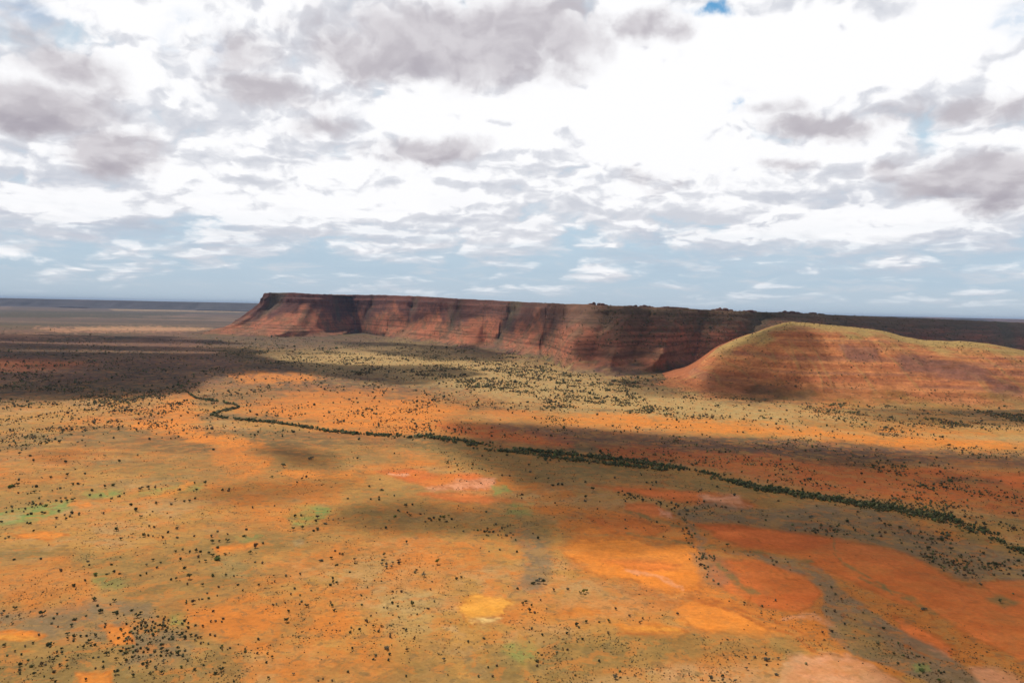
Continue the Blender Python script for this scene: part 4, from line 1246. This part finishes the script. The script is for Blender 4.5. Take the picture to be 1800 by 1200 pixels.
# crowns seen in the photograph: tiles of 300 x 220 px enlarged 5.453 times; x, y, width in enlarged pixels
TILES = [
    (0, 980, '135,15,35 392,10,25 845,35,35g 855,75,20 1070,66,32 1465,25,32 1405,70,30g 1540,48,30 1505,97,26 585,130,26b 918,160,58n 1022,158,30 1092,138,28 1145,152,34 1345,170,24 1405,152,24 710,265,45 905,395,50o 1097,410,36o 1060,450,22 935,460,25 960,510,60 1110,523,50 1260,500,38 1320,555,55 1350,530,35 145,485,48 405,540,62 547,540,26 515,585,25 720,588,40 683,650,38 497,630,28g 555,663,22 38,510,30 20,545,30g 70,565,26g 645,735,38 648,780,30 712,762,42 375,740,28b 462,828,62 318,822,30o 240,850,28b 45,845,40o 860,803,40 905,830,35 870,840,25 915,745,36 830,750,24 800,858,32 590,880,34 595,915,28 545,940,30 548,900,25o 510,982,30 475,955,20 1020,925,45 1075,890,30 940,950,30g 895,958,22 745,935,25o 1010,640,30 1005,665,26 1050,715,22b 1220,770,25b 1265,795,26b 1130,772,24 1065,795,22 1290,680,26 1378,590,22 1465,615,26 1412,650,24 1185,730,22o 988,995,26 990,1055,32 1110,1105,52 1275,1132,40 1240,1055,22 915,1060,24b 640,1048,30 570,1022,22 398,1025,40b 302,1038,42o 190,1030,42 187,1075,28 190,1110,26o 328,1122,36 512,1088,42b 497,1162,34 532,1190,34 825,1168,36b 425,1138,20 1110,970,36 1160,885,40 1205,905,50o 1240,880,30 1210,985,40 1270,950,30 1330,965,34 1365,1015,40 1415,1015,42 1405,1050,34 1490,1045,34 1445,1110,34o 1545,1105,34 1570,1000,40g 1545,940,34 1550,885,40 1600,905,40 1500,800,30 1555,830,36 1440,820,34 1365,795,30 1340,770,30 1320,725,30o 1395,700,26 1450,695,26 1520,690,24 1590,700,36o 1555,660,30 1470,745,26 1350,870,26 1300,890,28 1375,905,28 1420,880,28 1480,905,28o 1440,935,26g 1560,770,26'),
    (300, 980, '95,12,28 335,32,36 275,35,22b 130,95,42 180,185,60o 400,165,48o 53,208,34o 5,208,24 160,252,26b 305,263,36 530,165,32 605,175,24g 645,258,28 460,280,24b 692,312,24 845,258,32 880,50,28b 440,5,70n 1440,18,55g 1540,0,36 1595,62,34 1555,195,40 1555,235,30 215,430,48b 300,395,24g 405,508,36b 385,615,24b 430,608,28b 505,588,24b 490,618,22b 168,628,22 168,672,28 240,648,24 308,662,28b 1305,458,44 1110,605,55 1535,435,26 1550,460,36o 1568,508,34 1015,448,24b 380,740,28b 425,750,26b 360,828,28o 285,770,30 190,745,42 130,770,42 95,750,36 60,725,30 15,720,36 20,780,30o 495,850,36n 495,882,24b 568,868,24b 65,858,32 70,920,55o 12,922,32 718,900,38o 830,918,26b 972,958,34 918,1005,26 312,1028,32 485,1072,55 428,1105,42 232,1072,34o 605,1190,32 935,1158,30 1178,1115,30g 1460,1160,24b 1415,1180,22b 1548,1178,22b'),
    (0, 760, '1352,805,34 1430,895,30 1478,903,26 1120,930,44 1162,1022,34 1382,985,44o 1422,985,30o 1465,992,22b 1562,1005,30 1608,952,30 1255,690,30 1300,740,50 992,773,30b 630,825,36 690,770,30 755,783,28o 620,790,24 290,865,32 260,865,20 15,852,30 440,693,42n 300,775,30 265,785,20 640,655,36 590,658,26o 700,640,44o 330,568,34o 575,530,30o 490,432,32 645,405,34 815,392,30 90,515,50n 130,505,50o 165,500,40 180,455,26 630,280,30 285,215,40 190,205,34 320,268,26 1145,275,38 350,515,30 695,495,34o 745,490,26 860,595,30 968,600,38o 885,552,26 1070,625,34o 1145,605,32 1190,578,24 1005,518,42 1080,495,46o 1490,530,34b 1350,540,50 1420,530,40 1435,60,30 530,60,26 570,90,40 1090,50,26 1320,215,28g 1500,675,36o 540,820,34b 560,750,34 400,770,34 430,760,34'),
    (300, 760, '85,545,30b 245,548,34 330,490,50o 230,483,24 500,555,40 560,548,34 45,645,32b 5,685,30b 130,660,26 180,655,34 235,630,28 785,715,28o 60,915,40 65,1005,30o 225,992,22b 390,990,30 725,920,26 545,965,26b 450,940,26g 710,980,46 400,1045,48 465,1040,32 545,1030,50o 450,1098,30 815,1085,60b 885,1055,30o 1190,790,36 1250,785,30 1180,915,44o 1260,905,44o 1405,910,40 1370,930,30 1410,805,44b 1480,860,40g 1390,850,44b 45,1140,34 115,1120,30o 185,1135,30 245,1130,40 285,1138,30 370,1150,34 400,1175,40 450,1195,40 525,1165,34 265,1190,30b 760,1150,40o 1575,1128,28b 1620,1155,26b 1345,235,60g 1260,450,34b 1300,425,26b 1210,478,26o 410,160,30 970,430,34o 1080,318,60o'),
    (600, 760, '268,512,34 385,545,38o 283,637,26 362,615,24 362,640,28 622,690,52o 680,685,26 545,742,26 660,782,36 758,772,26b 428,903,30 625,1045,36 840,810,44o 885,810,28 860,832,28 940,830,40 950,795,30y 985,805,50y 1010,840,34 1030,790,34y 1055,820,30 805,845,22b 410,1170,44o 8,1162,34 1262,305,38 1350,220,26 1590,222,40 1540,405,28b 1612,408,28b 1110,315,26g 508,198,24 155,243,30 170,62,30 515,790,40n'),
    (600, 980, '128,15,34b 130,48,26b 400,10,40g 385,50,40g 435,48,36g 490,40,34g 550,20,38b 550,45,40b 430,85,40g 480,78,34g 920,38,58y 722,118,32 795,160,58s 492,320,26b 575,318,30b 490,430,30 678,435,62o 828,478,34b 726,532,32o 553,572,32 305,658,32 385,655,32 357,705,30 175,685,26 85,708,38o 248,612,28b 283,558,24b 470,752,30b 620,690,30 437,482,20b 855,295,24b 440,855,70g 630,878,34b 105,862,26 980,960,44g 695,770,22b 620,1125,26 1020,1105,26o 65,1090,28o 1490,1018,26b'),
    (900, 980, '205,230,50 240,225,45g 300,225,55 265,205,40g 400,300,36b 685,322,50y 710,310,40y 655,325,36o 100,430,38 130,415,36 190,450,36 165,495,48 215,515,28b 330,478,26b 275,398,24b 53,288,26 995,480,32b 1125,545,34b 1255,572,32b 1228,612,36b 1585,530,30b 620,628,50 710,605,40o 835,605,30o 930,598,40o 925,715,42b 675,768,28 525,712,28 292,725,30 532,865,28b 235,970,44o 240,1020,30b 605,1108,32o 245,1165,32b 990,1130,60g 515,805,20 535,290,28g'),
    (900, 760, '350,435,34 390,495,40 440,492,30 480,492,30 225,430,28 175,365,36g 700,470,34 775,540,48 705,610,44 705,645,40g 820,722,24b 1085,830,26b 250,1000,30 1240,405,22 1125,585,30b 1080,590,30 1255,640,30 1420,670,36 1530,735,36 1560,720,30 1600,770,40g 985,430,30g 1290,475,30 1380,478,30'),
    (1200, 760, '40,730,60g 45,668,22 495,600,30 715,570,44 20,835,44o 1575,840,50 1415,890,34 430,1080,44o 1230,800,50g 1225,440,26 895,470,34 890,400,26 1140,630,30 1075,612,28 920,655,24b 60,965,30g'),
    (1500, 760, '250,965,34b 265,990,30b 40,760,36 250,820,30 300,870,36 350,890,40 450,910,44o 520,935,30 840,1010,56 840,990,40g 935,1108,40 710,1105,36 190,320,40 835,380,26b 920,110,40 1260,870,50 1540,780,50 1535,915,40b 1250,1150,34 740,650,26'),
    (1200, 980, '1425,280,34 1465,340,26o 1520,385,30 1460,505,28b 1375,505,24b 1430,700,34b 890,402,26b 805,965,64g 795,920,26 605,950,30g 690,950,30g 610,1060,36g 270,1150,60g 385,1130,30 385,1175,34g 900,1110,50g 505,1185,40g 915,965,34g 805,1025,24b 1340,710,24b'),
    (1500, 980, '290,665,40 870,90,32n 1410,418,40o 1350,62,60 1300,60,40 1410,60,40 1500,95,34 1250,95,36o 1065,110,30b 1140,120,28b 1060,175,40b 1140,185,24b 1180,160,24b 1490,18,36 1580,18,30 1490,150,26b 950,45,32b 660,1070,64n 820,1170,36n 235,820,30o 385,915,34o 520,950,30b 1225,255,24b 680,480,50g')]
CODE = dict(n='bright', y='yellow', o='olive', g='grey', b='brown', s='sparse')
LANDMARKS = [
    ('the pale yellow sand pan', 855, 1072), ('the glowing orange clay pan', 1110, 985), ('the thin orange strip bottom left', 40, 1120),
    ('the square orange bare patch', 205, 1112), ('the orange sand on the bottom edge', 165, 1192), ('the green flat at the left edge', 50, 905),
    ('the green patch with dark bushes', 205, 1016), ('the twin green tufts', 540, 900), ('the grey scrub thicket', 270, 1150),
    ('the khaki grass oval', 405, 1000), ('the thin orange streak', 425, 957), ('the orange lens by the green flat', 75, 942),
    ('the pink streaked middle clay pan', 790, 848), ('the yellow green clump', 785, 906), ('the grey bush cluster on tan sand', 685, 988),
    ('the thicket by the orange pan', 945, 1022), ('the scrub between red pans', 1460, 1060), ('the slim pale pan in olive scrub', 1640, 1142),
    ('the wide red clay pan', 1600, 1010), ('the scrub above the wide red pan', 1720, 990), ('the small pink pan by the creek', 1275, 883),
    ('the lobed smooth clay pan', 1370, 1035), ('the pinkish sand on the bottom edge', 1290, 1170), ('the slope beside the grey thicket', 430, 1085),
    ('the plain under the grey bushes', 700, 1080), ('the mottled plain on the bottom edge', 620, 1170), ('the bare tan middle flat', 560, 1070),
    ('the green strip with bushes', 190, 868), ('the small brown cloud shadow', 95, 800), ('the orange flow below the creek bend', 400, 785),
    ('the orange flow smudge', 500, 800), ('the pale dry flat', 330, 850), ('the tan slope by the green flat', 230, 930),
    ('the orange flats above the pink pan', 660, 800), ('the small tan shadowed pan', 985, 895), ('the grassy knot among small pans', 935, 885),
    ('the olive scrub below the creek trees', 960, 845), ('the curved scrub line', 1190, 895), ('the creek trees', 1450, 876),
    ('the second tree line on the right', 1700, 800), ('the scrub below the creek', 1560, 925), ('the green grass on the bottom plain', 920, 1142),
    ('the streaks beside the yellow pan', 1110, 1095), ('the left dark tree band', 60, 770), ('the grey flat in the lower left', 110, 1090),
    ('the thicket edge on the bottom', 300, 1185), ('the olive bottom left corner', 60, 1175)]
ORD = ['first', 'second', 'third', 'fourth', 'fifth', 'sixth', 'seventh', 'eighth', 'ninth', 'tenth', 'eleventh', 'twelfth', 'thirteenth', 'fourteenth', 'fifteenth', 'sixteenth', 'seventeenth', 'eighteenth']


def ground_z(X, Y):
    return float((fbm(np.array([X / 160]), np.array([Y / 160]), 4, 77)[0] - .5) * 2.4) * float(sstep(9000, 3000, math.hypot(X, Y)))


def tree_list():
    out = []
    for x0, y0, txt in TILES:
        for it in txt.split():
            c = 'dark'
            if it[-1].isalpha():
                c = CODE[it[-1]]
                it = it[:-1]
            zx, zy, w = map(float, it.split(','))
            x, y, w = x0 + zx / 5.453, y0 + zy / 5.453, w / 5.453
            X, Y = px_ground(x, y + w * .30)
            d = math.sqrt(X * X + Y * Y + CAM_H ** 2)
            out.append(dict(x=x, y=y, w=w, X=float(X), Y=float(Y), W=w * d / FPX * .92, c=c))
    out.sort(key=lambda t: -t['w'])
    return out


CATALOGUE = tree_list()


def build_trees():
    items = CATALOGUE[:300]
    forms = ['round', 'spread', 'clump', 'sparse']
    trunks = {(f, k): trunk_mesh(700 + 10 * i + k, f) for i, f in enumerate(forms) for k in range(2)}
    crowns = {}
    protos = {}
    r = np.random.default_rng(99)
    groups = {}
    for t in items:
        mat = 'grey' if t['c'] == 'sparse' else t['c']
        form = 'sparse' if t['c'] == 'sparse' else ('clump' if t['c'] in ('grey', 'bright') and t['W'] > 4 else r.choice(['round', 'round', 'spread', 'clump']))
        k = int(r.integers(3))
        key = (form, k, mat)
        if key not in protos:
            crowns[key] = crown_mesh(hash((forms.index(form), k)) % 9999 + 40, form, LEAF[mat])
            root = bpy.data.objects.new('desert_tree' if form == 'spread' else 'desert_shrub', None)
            COL.objects.link(root)
            for nm, me in (('trunk', trunks[(form, k % 2)]), ('crown', crowns[key])):
                o = bpy.data.objects.new(nm, me)
                COL.objects.link(o)
                o.parent = root
            protos[key] = root
        else:
            src = protos[key]
            root = src.copy()
            COL.objects.link(root)
            for ch in src.children:
                c = ch.copy()
                COL.objects.link(c)
                c.parent = root
        hgt = r.uniform(.85, 1.15) * {'round': 1.0, 'spread': 1.05, 'sparse': 1.1, 'clump': .95}[form]
        root.location = (t['X'], t['Y'], ground_z(t['X'], t['Y']) - .05)
        root.scale = (t['W'] * r.uniform(.85, 1.2), t['W'] * r.uniform(.85, 1.2), t['W'] * hgt)
        root.rotation_euler = (0, 0, r.uniform(0, 6.28))
        size = 'small ' if t['W'] < 2.7 else ('large ' if t['W'] > 4.6 else '')
        look = size + ('sparse grey green' if t['c'] == 'sparse' else LOOK[mat]) + {'round': ' rounded shrub', 'spread': ' flat crowned tree', 'clump': ' low clumped shrub', 'sparse': ' open crowned tree'}[form]
        li = min(range(len(LANDMARKS)), key=lambda i: (LANDMARKS[i][1] - t['x']) ** 2 + (1.6 * (LANDMARKS[i][2] - t['y'])) ** 2)
        dd = math.hypot(LANDMARKS[li][1] - t['x'], 1.6 * (LANDMARKS[li][2] - t['y']))
        groups.setdefault((look, li), []).append((dd, root))
        root['category'] = 'tree' if form in ('spread', 'sparse') else 'shrub'
        root['group'] = 'desert trees and shrubs on the red plain'
    for (look, li), mem in groups.items():
        mem.sort(key=lambda q: q[0])
        for i, (_, root) in enumerate(mem):
            root['label'] = (look + ' by ' + LANDMARKS[li][0]) if len(mem) == 1 else (ORD[min(i, 17)] + ' ' + look + ' out from ' + LANDMARKS[li][0])
    return protos


build_trees()

# ------------------------------------------------------------------ scrub too many to count
def ico():
    p = (1 + 5 ** .5) / 2
    V = np.array([(-1, p, 0), (1, p, 0), (-1, -p, 0), (1, -p, 0), (0, -1, p), (0, 1, p), (0, -1, -p), (0, 1, -p), (p, 0, -1), (p, 0, 1), (-p, 0, -1), (-p, 0, 1)], float)
    V /= np.linalg.norm(V[0])
    F = np.array([(0, 11, 5), (0, 5, 1), (0, 1, 7), (0, 7, 10), (0, 10, 11), (1, 5, 9), (5, 11, 4), (11, 10, 2), (10, 7, 6), (7, 1, 8), (3, 9, 4), (3, 4, 2), (3, 2, 6), (3, 6, 8), (3, 8, 9), (4, 9, 5), (2, 4, 11), (6, 2, 10), (8, 6, 7), (9, 8, 1)])
    return V, F


SCRUB_COL = np.array([(.050, .050, .022), (.085, .076, .032), (.130, .104, .044), (.165, .130, .068), (.120, .074, .036), (.100, .108, .038)])


def blob_mass(name, X, Y, Z, W, seed, cols=None, ht=.85, flat=None):
    """One joined mesh of ragged little crowns, each standing on the ground."""
    r = np.random.default_rng(seed)
    V0, F0 = ico()
    n = len(X)
    jit = r.uniform(.62, 1.25, (n, 12, 1))
    V = V0[None] * jit
    a = r.uniform(0, 6.28, n)
    ca, sa = np.cos(a)[:, None], np.sin(a)[:, None]
    V = np.stack([V[..., 0] * ca - V[..., 1] * sa, V[..., 0] * sa + V[..., 1] * ca, V[..., 2]], -1)
    h = W * ht * r.uniform(.75, 1.2, n)
    el = r.uniform(.8, 1.25, n)
    V = V * np.stack([W * .5 * el, W * .5 / el, h * .5], -1)[:, None]
    V = V + np.stack([X, Y, Z + h * .46], -1)[:, None]
    F = F0[None] + (np.arange(n) * 12)[:, None, None]
    c = cols if cols is not None else SCRUB_COL[r.integers(0, len(SCRUB_COL), n)] * r.uniform(.75, 1.3, (n, 1))
    C = np.repeat(c, 12, 0)
    return mesh_obj(name, V.reshape(-1, 3), F.reshape(-1, 3), SCRUB_MAT, C, smooth=False, kind='stuff')


SCRUB_MAT = plain_mat('scrub_leaf')


def gz(X, Y):
    return (fbm(X / 160, Y / 160, 4, 77) - .5) * 2.4 * sstep(9000, 3000, np.hypot(X, Y))


DENS = [  # density per square pixel of the picture, polygon
    (.05, [(-60, 575), (1900, 590), (1900, 770), (-60, 770)]),
    (.34, [(380, 596), (640, 592), (900, 620), (1000, 650), (1200, 690), (900, 690), (700, 665), (480, 640), (330, 610)]),
    (.20, [(1000, 655), (1250, 700), (1900, 722), (1900, 760), (1500, 750), (1150, 735), (950, 715)]),
    (.17, [(-60, 695), (330, 695), (300, 745), (160, 780), (-60, 800)]),
    (.10, [(-60, 590), (330, 595), (420, 640), (330, 690), (-60, 695)]),
    (.04, [(440, 700), (800, 690), (960, 700), (900, 735), (800, 735), (480, 690)]),
    (.045, [(960, 765), (1900, 790), (1900, 975), (1500, 880), (1200, 822), (960, 792)]),
    (.11, [(1390, 798), (1450, 804), (1545, 810), (1550, 826), (1460, 820), (1400, 812)]),
    (.12, [(1640, 846), (1700, 838), (1760, 845), (1775, 853), (1700, 850)]),
    (.14, [(1640, 792), (1700, 796), (1900, 804), (1900, 813), (1740, 809), (1660, 800)]),
    (.10, [(1360, 768), (1470, 776), (1470, 781), (1370, 776)]),
    (.07, [(1640, 878), (1720, 890), (1830, 912), (1830, 922), (1740, 908), (1650, 892)]),
    (.024, [(1195, 905), (1240, 878), (1330, 898), (1450, 888), (1560, 898), (1650, 938), (1750, 962), (1860, 980), (1860, 1015), (1745, 1020), (1660, 1002), (1560, 960), (1440, 938), (1300, 918)]),
    (.09, [(1545, 915), (1600, 925), (1610, 938), (1560, 930)]),
    (.07, [(1610, 935), (1670, 935), (1680, 962), (1630, 965)]),
    (.06, [(1720, 985), (1775, 985), (1780, 998), (1725, 998)]),
    (.018, [(760, 790), (1000, 815), (1200, 842), (1330, 868), (1320, 892), (1180, 875), (1000, 850), (800, 830)]),
    (.07, [(1080, 862), (1150, 870), (1200, 888), (1225, 930), (1215, 960), (1195, 930), (1170, 892), (1100, 876)]),
    (.012, [(1250, 962), (1340, 976), (1440, 1000), (1490, 1045), (1560, 1090), (1680, 1160), (1650, 1200), (1500, 1150), (1452, 1100), (1452, 1045), (1340, 986)]),
    (.04, [(1215, 972), (1250, 975), (1290, 1005), (1262, 1025), (1238, 1015)]),
    (.03, [(210, 1095), (330, 1092), (365, 1130), (330, 1178), (220, 1172)]),
    (.05, [(0, 860), (140, 840), (140, 862), (60, 895), (0, 905)]),
    (.04, [(40, 838), (150, 835), (150, 855), (50, 862)]),
    (.05, [(560, 905), (585, 900), (585, 925), (545, 930)]),
    (.03, [(780, 925), (900, 925), (900, 945), (820, 945)]),
    (.0008, [(-60, 760), (1900, 760), (1900, 1230), (-60, 1230)])]


def build_scrub():
    r = np.random.default_rng(21)
    n = 1400000
    x, y = r.uniform(-80, 1880, n), r.uniform(572, 1230, n)
    d = np.zeros(n)
    for k, pts in DENS:
        P = np.array(pts, float)
        m = (x > P[:, 0].min() - 15) & (x < P[:, 0].max() + 15) & (y > P[:, 1].min() - 8) & (y < P[:, 1].max() + 8)
        d[m] = np.maximum(d[m], k * sstep(6, -4, poly_sd(x[m], y[m], pts)))
    X, Y = px_ground(x, y)
    cl = fbm(X / 95, Y / 150, 4, 601)
    cl2 = fbm(X / 30, Y / 45, 3, 611)
    d *= np.clip((cl - .36) * 5.0, .12, 2.4) * np.clip((cl2 - .3) * 3.4, .2, 2) * np.where(Y > 1700, 1.5, 1.0)
    area = 1960 * 658 / n
    # bare clay pans stay bare
    for soil, pts, soft, st in PATCHES:
        if soil in ('salmon', 'pink', 'yellow', 'cream') and min(p[1] for p in pts) > 860:
            m = poly_sd(x, y, pts) < 1
            d[m] *= .08
    keep = (r.uniform(0, 1, n) < d * area) & (Y < 6200)
    X, Y = X[keep], Y[keep]
    # nothing grows inside the hills' footprint
    fx, fy, _ = world_px(scarp_pts[0][:, 3], scarp_pts[1][:, 3], 0.0)
    W = r.lognormal(math.log(2.4), .48, len(X)) * np.clip(Y / 1900, .70, 1.2)
    px_w = W * FPX / np.hypot(Y, CAM_H)
    W = np.where(px_w > 4.8, W * 4.8 / px_w, W)
    blob_mass('scattered_scrub', X, Y, gz(X, Y), W, 31)
    print('scrub', len(X))
    # the catalogued shrubs past the first 300
    rest = CATALOGUE[300:]
    Xr, Yr, Wr = (np.array([t[k] for t in rest]) for k in ('X', 'Y', 'W'))
    cc = {'dark': 0, 'olive': 2, 'bright': 5, 'yellow': 5, 'grey': 3, 'brown': 4, 'sparse': 3}
    blob_mass('small_shrubs', Xr, Yr, gz(Xr, Yr), Wr, 33, SCRUB_COL[[cc[t['c']] for t in rest]])


def build_tussocks():
    """Knee-high saltbush and spinifex dotted over the near plain."""
    r = np.random.default_rng(41)
    n = 160000
    x, y = r.uniform(-60, 1860, n), r.uniform(775, 1230, n)
    X, Y = px_ground(x, y)
    p = np.clip((fbm(X / 60, Y / 75, 4, 621) - .40) * 4, .02, 1) * np.clip((fbm(X / 12, Y / 16, 3, 631) - .3) * 3, .1, 1.2)
    for soil, pts, soft, st in PATCHES:
        if soil in ('salmon', 'pink', 'yellow', 'cream', 'bright') and min(q[1] for q in pts) > 860:
            m = poly_sd(x, y, pts) < 2
            p[m] *= .06
    keep = r.uniform(0, 1, n) < p * .30
    X, Y = X[keep], Y[keep]
    W = r.lognormal(math.log(.72), .32, len(X)) * np.clip(Y / 700, .9, 1.5)
    blob_mass('spinifex_tussocks', X, Y, gz(X, Y), W, 43, ht=.6, cols=np.array([(.16, .080, .030), (.12, .075, .030), (.16, .12, .050), (.085, .065, .028)])[r.integers(0, 4, len(X))])
    print('tussocks', len(X))


CREEK = [(325, 684, 2), (335, 692, 2.4), (345, 698, 2.4), (380, 704, 2.6), (412, 709, 3), (420, 714, 3), (388, 721, 3), (370, 727, 3), (400, 733, 2.6), (450, 738, 2.6), (520, 746, 3), (560, 752, 3), (620, 760, 3.4), (700, 763, 4),
         (760, 766, 7), (800, 773, 9), (860, 785, 10), (900, 789, 10), (1000, 801, 14), (1100, 812, 16), (1200, 825, 14), (1260, 836, 10), (1330, 856, 9), (1400, 867, 8), (1500, 881, 9), (1580, 893, 11), (1660, 909, 14), (1720, 928, 14), (1760, 946, 12), (1800, 963, 12), (1900, 1005, 18), (2000, 1060, 20)]


def build_creek():
    r = np.random.default_rng(61)
    C = np.array(CREEK, float)
    X, Y, W, cols = [], [], [], []
    for i in range(len(C) - 1):
        a, b_ = C[i], C[i + 1]
        L = math.hypot(b_[0] - a[0], b_[1] - a[1])
        m = int(L * (3.2 if a[0] < 780 else 5.6))
        f = r.uniform(0, 1, m)
        x = a[0] + (b_[0] - a[0]) * f
        wd = (a[2] + (b_[2] - a[2]) * f) * .82
        o = r.normal(0, .36, m) + (fbm(f * L / 26 + i * 9.1, f * 0 + 2., 3, 651) - .5) * .9
        # double rank of gums with a lighter sandy bed between them further up
        two = (x > 800) & (x < 1250)
        o = np.where(two & (r.uniform(0, 1, m) < .72), np.where(r.uniform(0, 1, m) < .6, -.40, .30) + r.normal(0, .10, m), o)
        y = a[1] + (b_[1] - a[1]) * f + o * wd
        gx, gy = px_ground(x, y + 2.0)
        X.append(gx), Y.append(gy)
        W.append(np.clip(r.lognormal(math.log(2.5), .40, m), 1.0, 5.5) * np.clip(gy / 1100, .72, 1.15))
    X, Y, W = map(np.concatenate, (X, Y, W))
    gp = fbm(X / 38, Y / 60, 4, 661) + r.normal(0, .07, len(X)) > .42
    X, Y, W = X[gp], Y[gp], W[gp]
    k = r.choice(len(SCRUB_COL), len(X), p=[.36, .27, .12, .10, .05, .10])
    blob_mass('creek_woods', X, Y, gz(X, Y), W, 63, SCRUB_COL[k] * r.uniform(.7, 1.25, (len(X), 1)) * np.array((1.05, 1.18, 1.0)), ht=.95)
    print('creek', len(X))


def build_hill_scrub():
    r = np.random.default_rng(81)
    for name, pts, n, seed, tmin in (('scarp_scrub', scarp_pts, 9000, 83, .03), ('spur_scrub', spur_pts, 2600, 85, .04)):
        X, Y, Z, T = pts
        i, j = r.integers(0, X.shape[0], n * 3), r.integers(0, X.shape[1], n * 3)
        x, y, z, t = X[i, j], Y[i, j], Z[i, j], T[i, j]
        cl = fbm(x / 110, y / 110, 4, 641)
        keep = (t > tmin) & (r.uniform(0, 1, n * 3) < np.clip((cl - .38) * 4, .05, 1) * np.where(t < .25, .9, .55))
        x, y, z = x[keep][:n], y[keep][:n], z[keep][:n]
        W = r.lognormal(math.log(3.6), .35, len(x)) * (.95 if name == 'scarp_scrub' else .62)
        blob_mass(name, x + r.normal(0, 2, len(x)), y, z - .4, W, seed, ht=.8)
    # woodland on the plateau behind the spur
    n = 5000
    x, y = r.uniform(1050, 1850, n), r.uniform(545, 612, n)
    P = [hit(a, b_) for a, b_ in zip(x[:2600], y[:2600])]
    P = np.array([p for p in P if p is not None and p[2] > 20 and p[1] > 3000])
    blob_mass('plateau_scrub', P[:, 0], P[:, 1], P[:, 2] - .3, r.lognormal(math.log(4.4), .3, len(P)), 87)


build_scrub()
build_tussocks()
build_creek()
build_hill_scrub()

# ------------------------------------------------------------------ haze
def build_haze():
    m, nt = new_mat('air')
    b = NB(nt)
    pv = b.n('ShaderNodeVolumePrincipled')
    pv.inputs['Color'].default_value = (.36, .50, .74, 1)
    pv.inputs['Density'].default_value = 1.6e-5
    pv.inputs['Anisotropy'].default_value = 0.0
    out = b.n('ShaderNodeOutputMaterial')
    b.link(pv.outputs[0], out.inputs['Volume'])
    x, y0, y1, z0, z1 = 75000, -75000, 75000, -6.0, 360.0
    v = [(sx * x, yy, zz) for zz in (z0, z1) for yy in (y0, y1) for sx in (-1, 1)]
    f = [(0, 2, 3, 1), (4, 5, 7, 6), (0, 1, 5, 4), (2, 6, 7, 3), (0, 4, 6, 2), (1, 3, 7, 5)]
    o = mesh_obj('haze', v, f, m, smooth=False, kind='stuff')
    return o


build_haze()
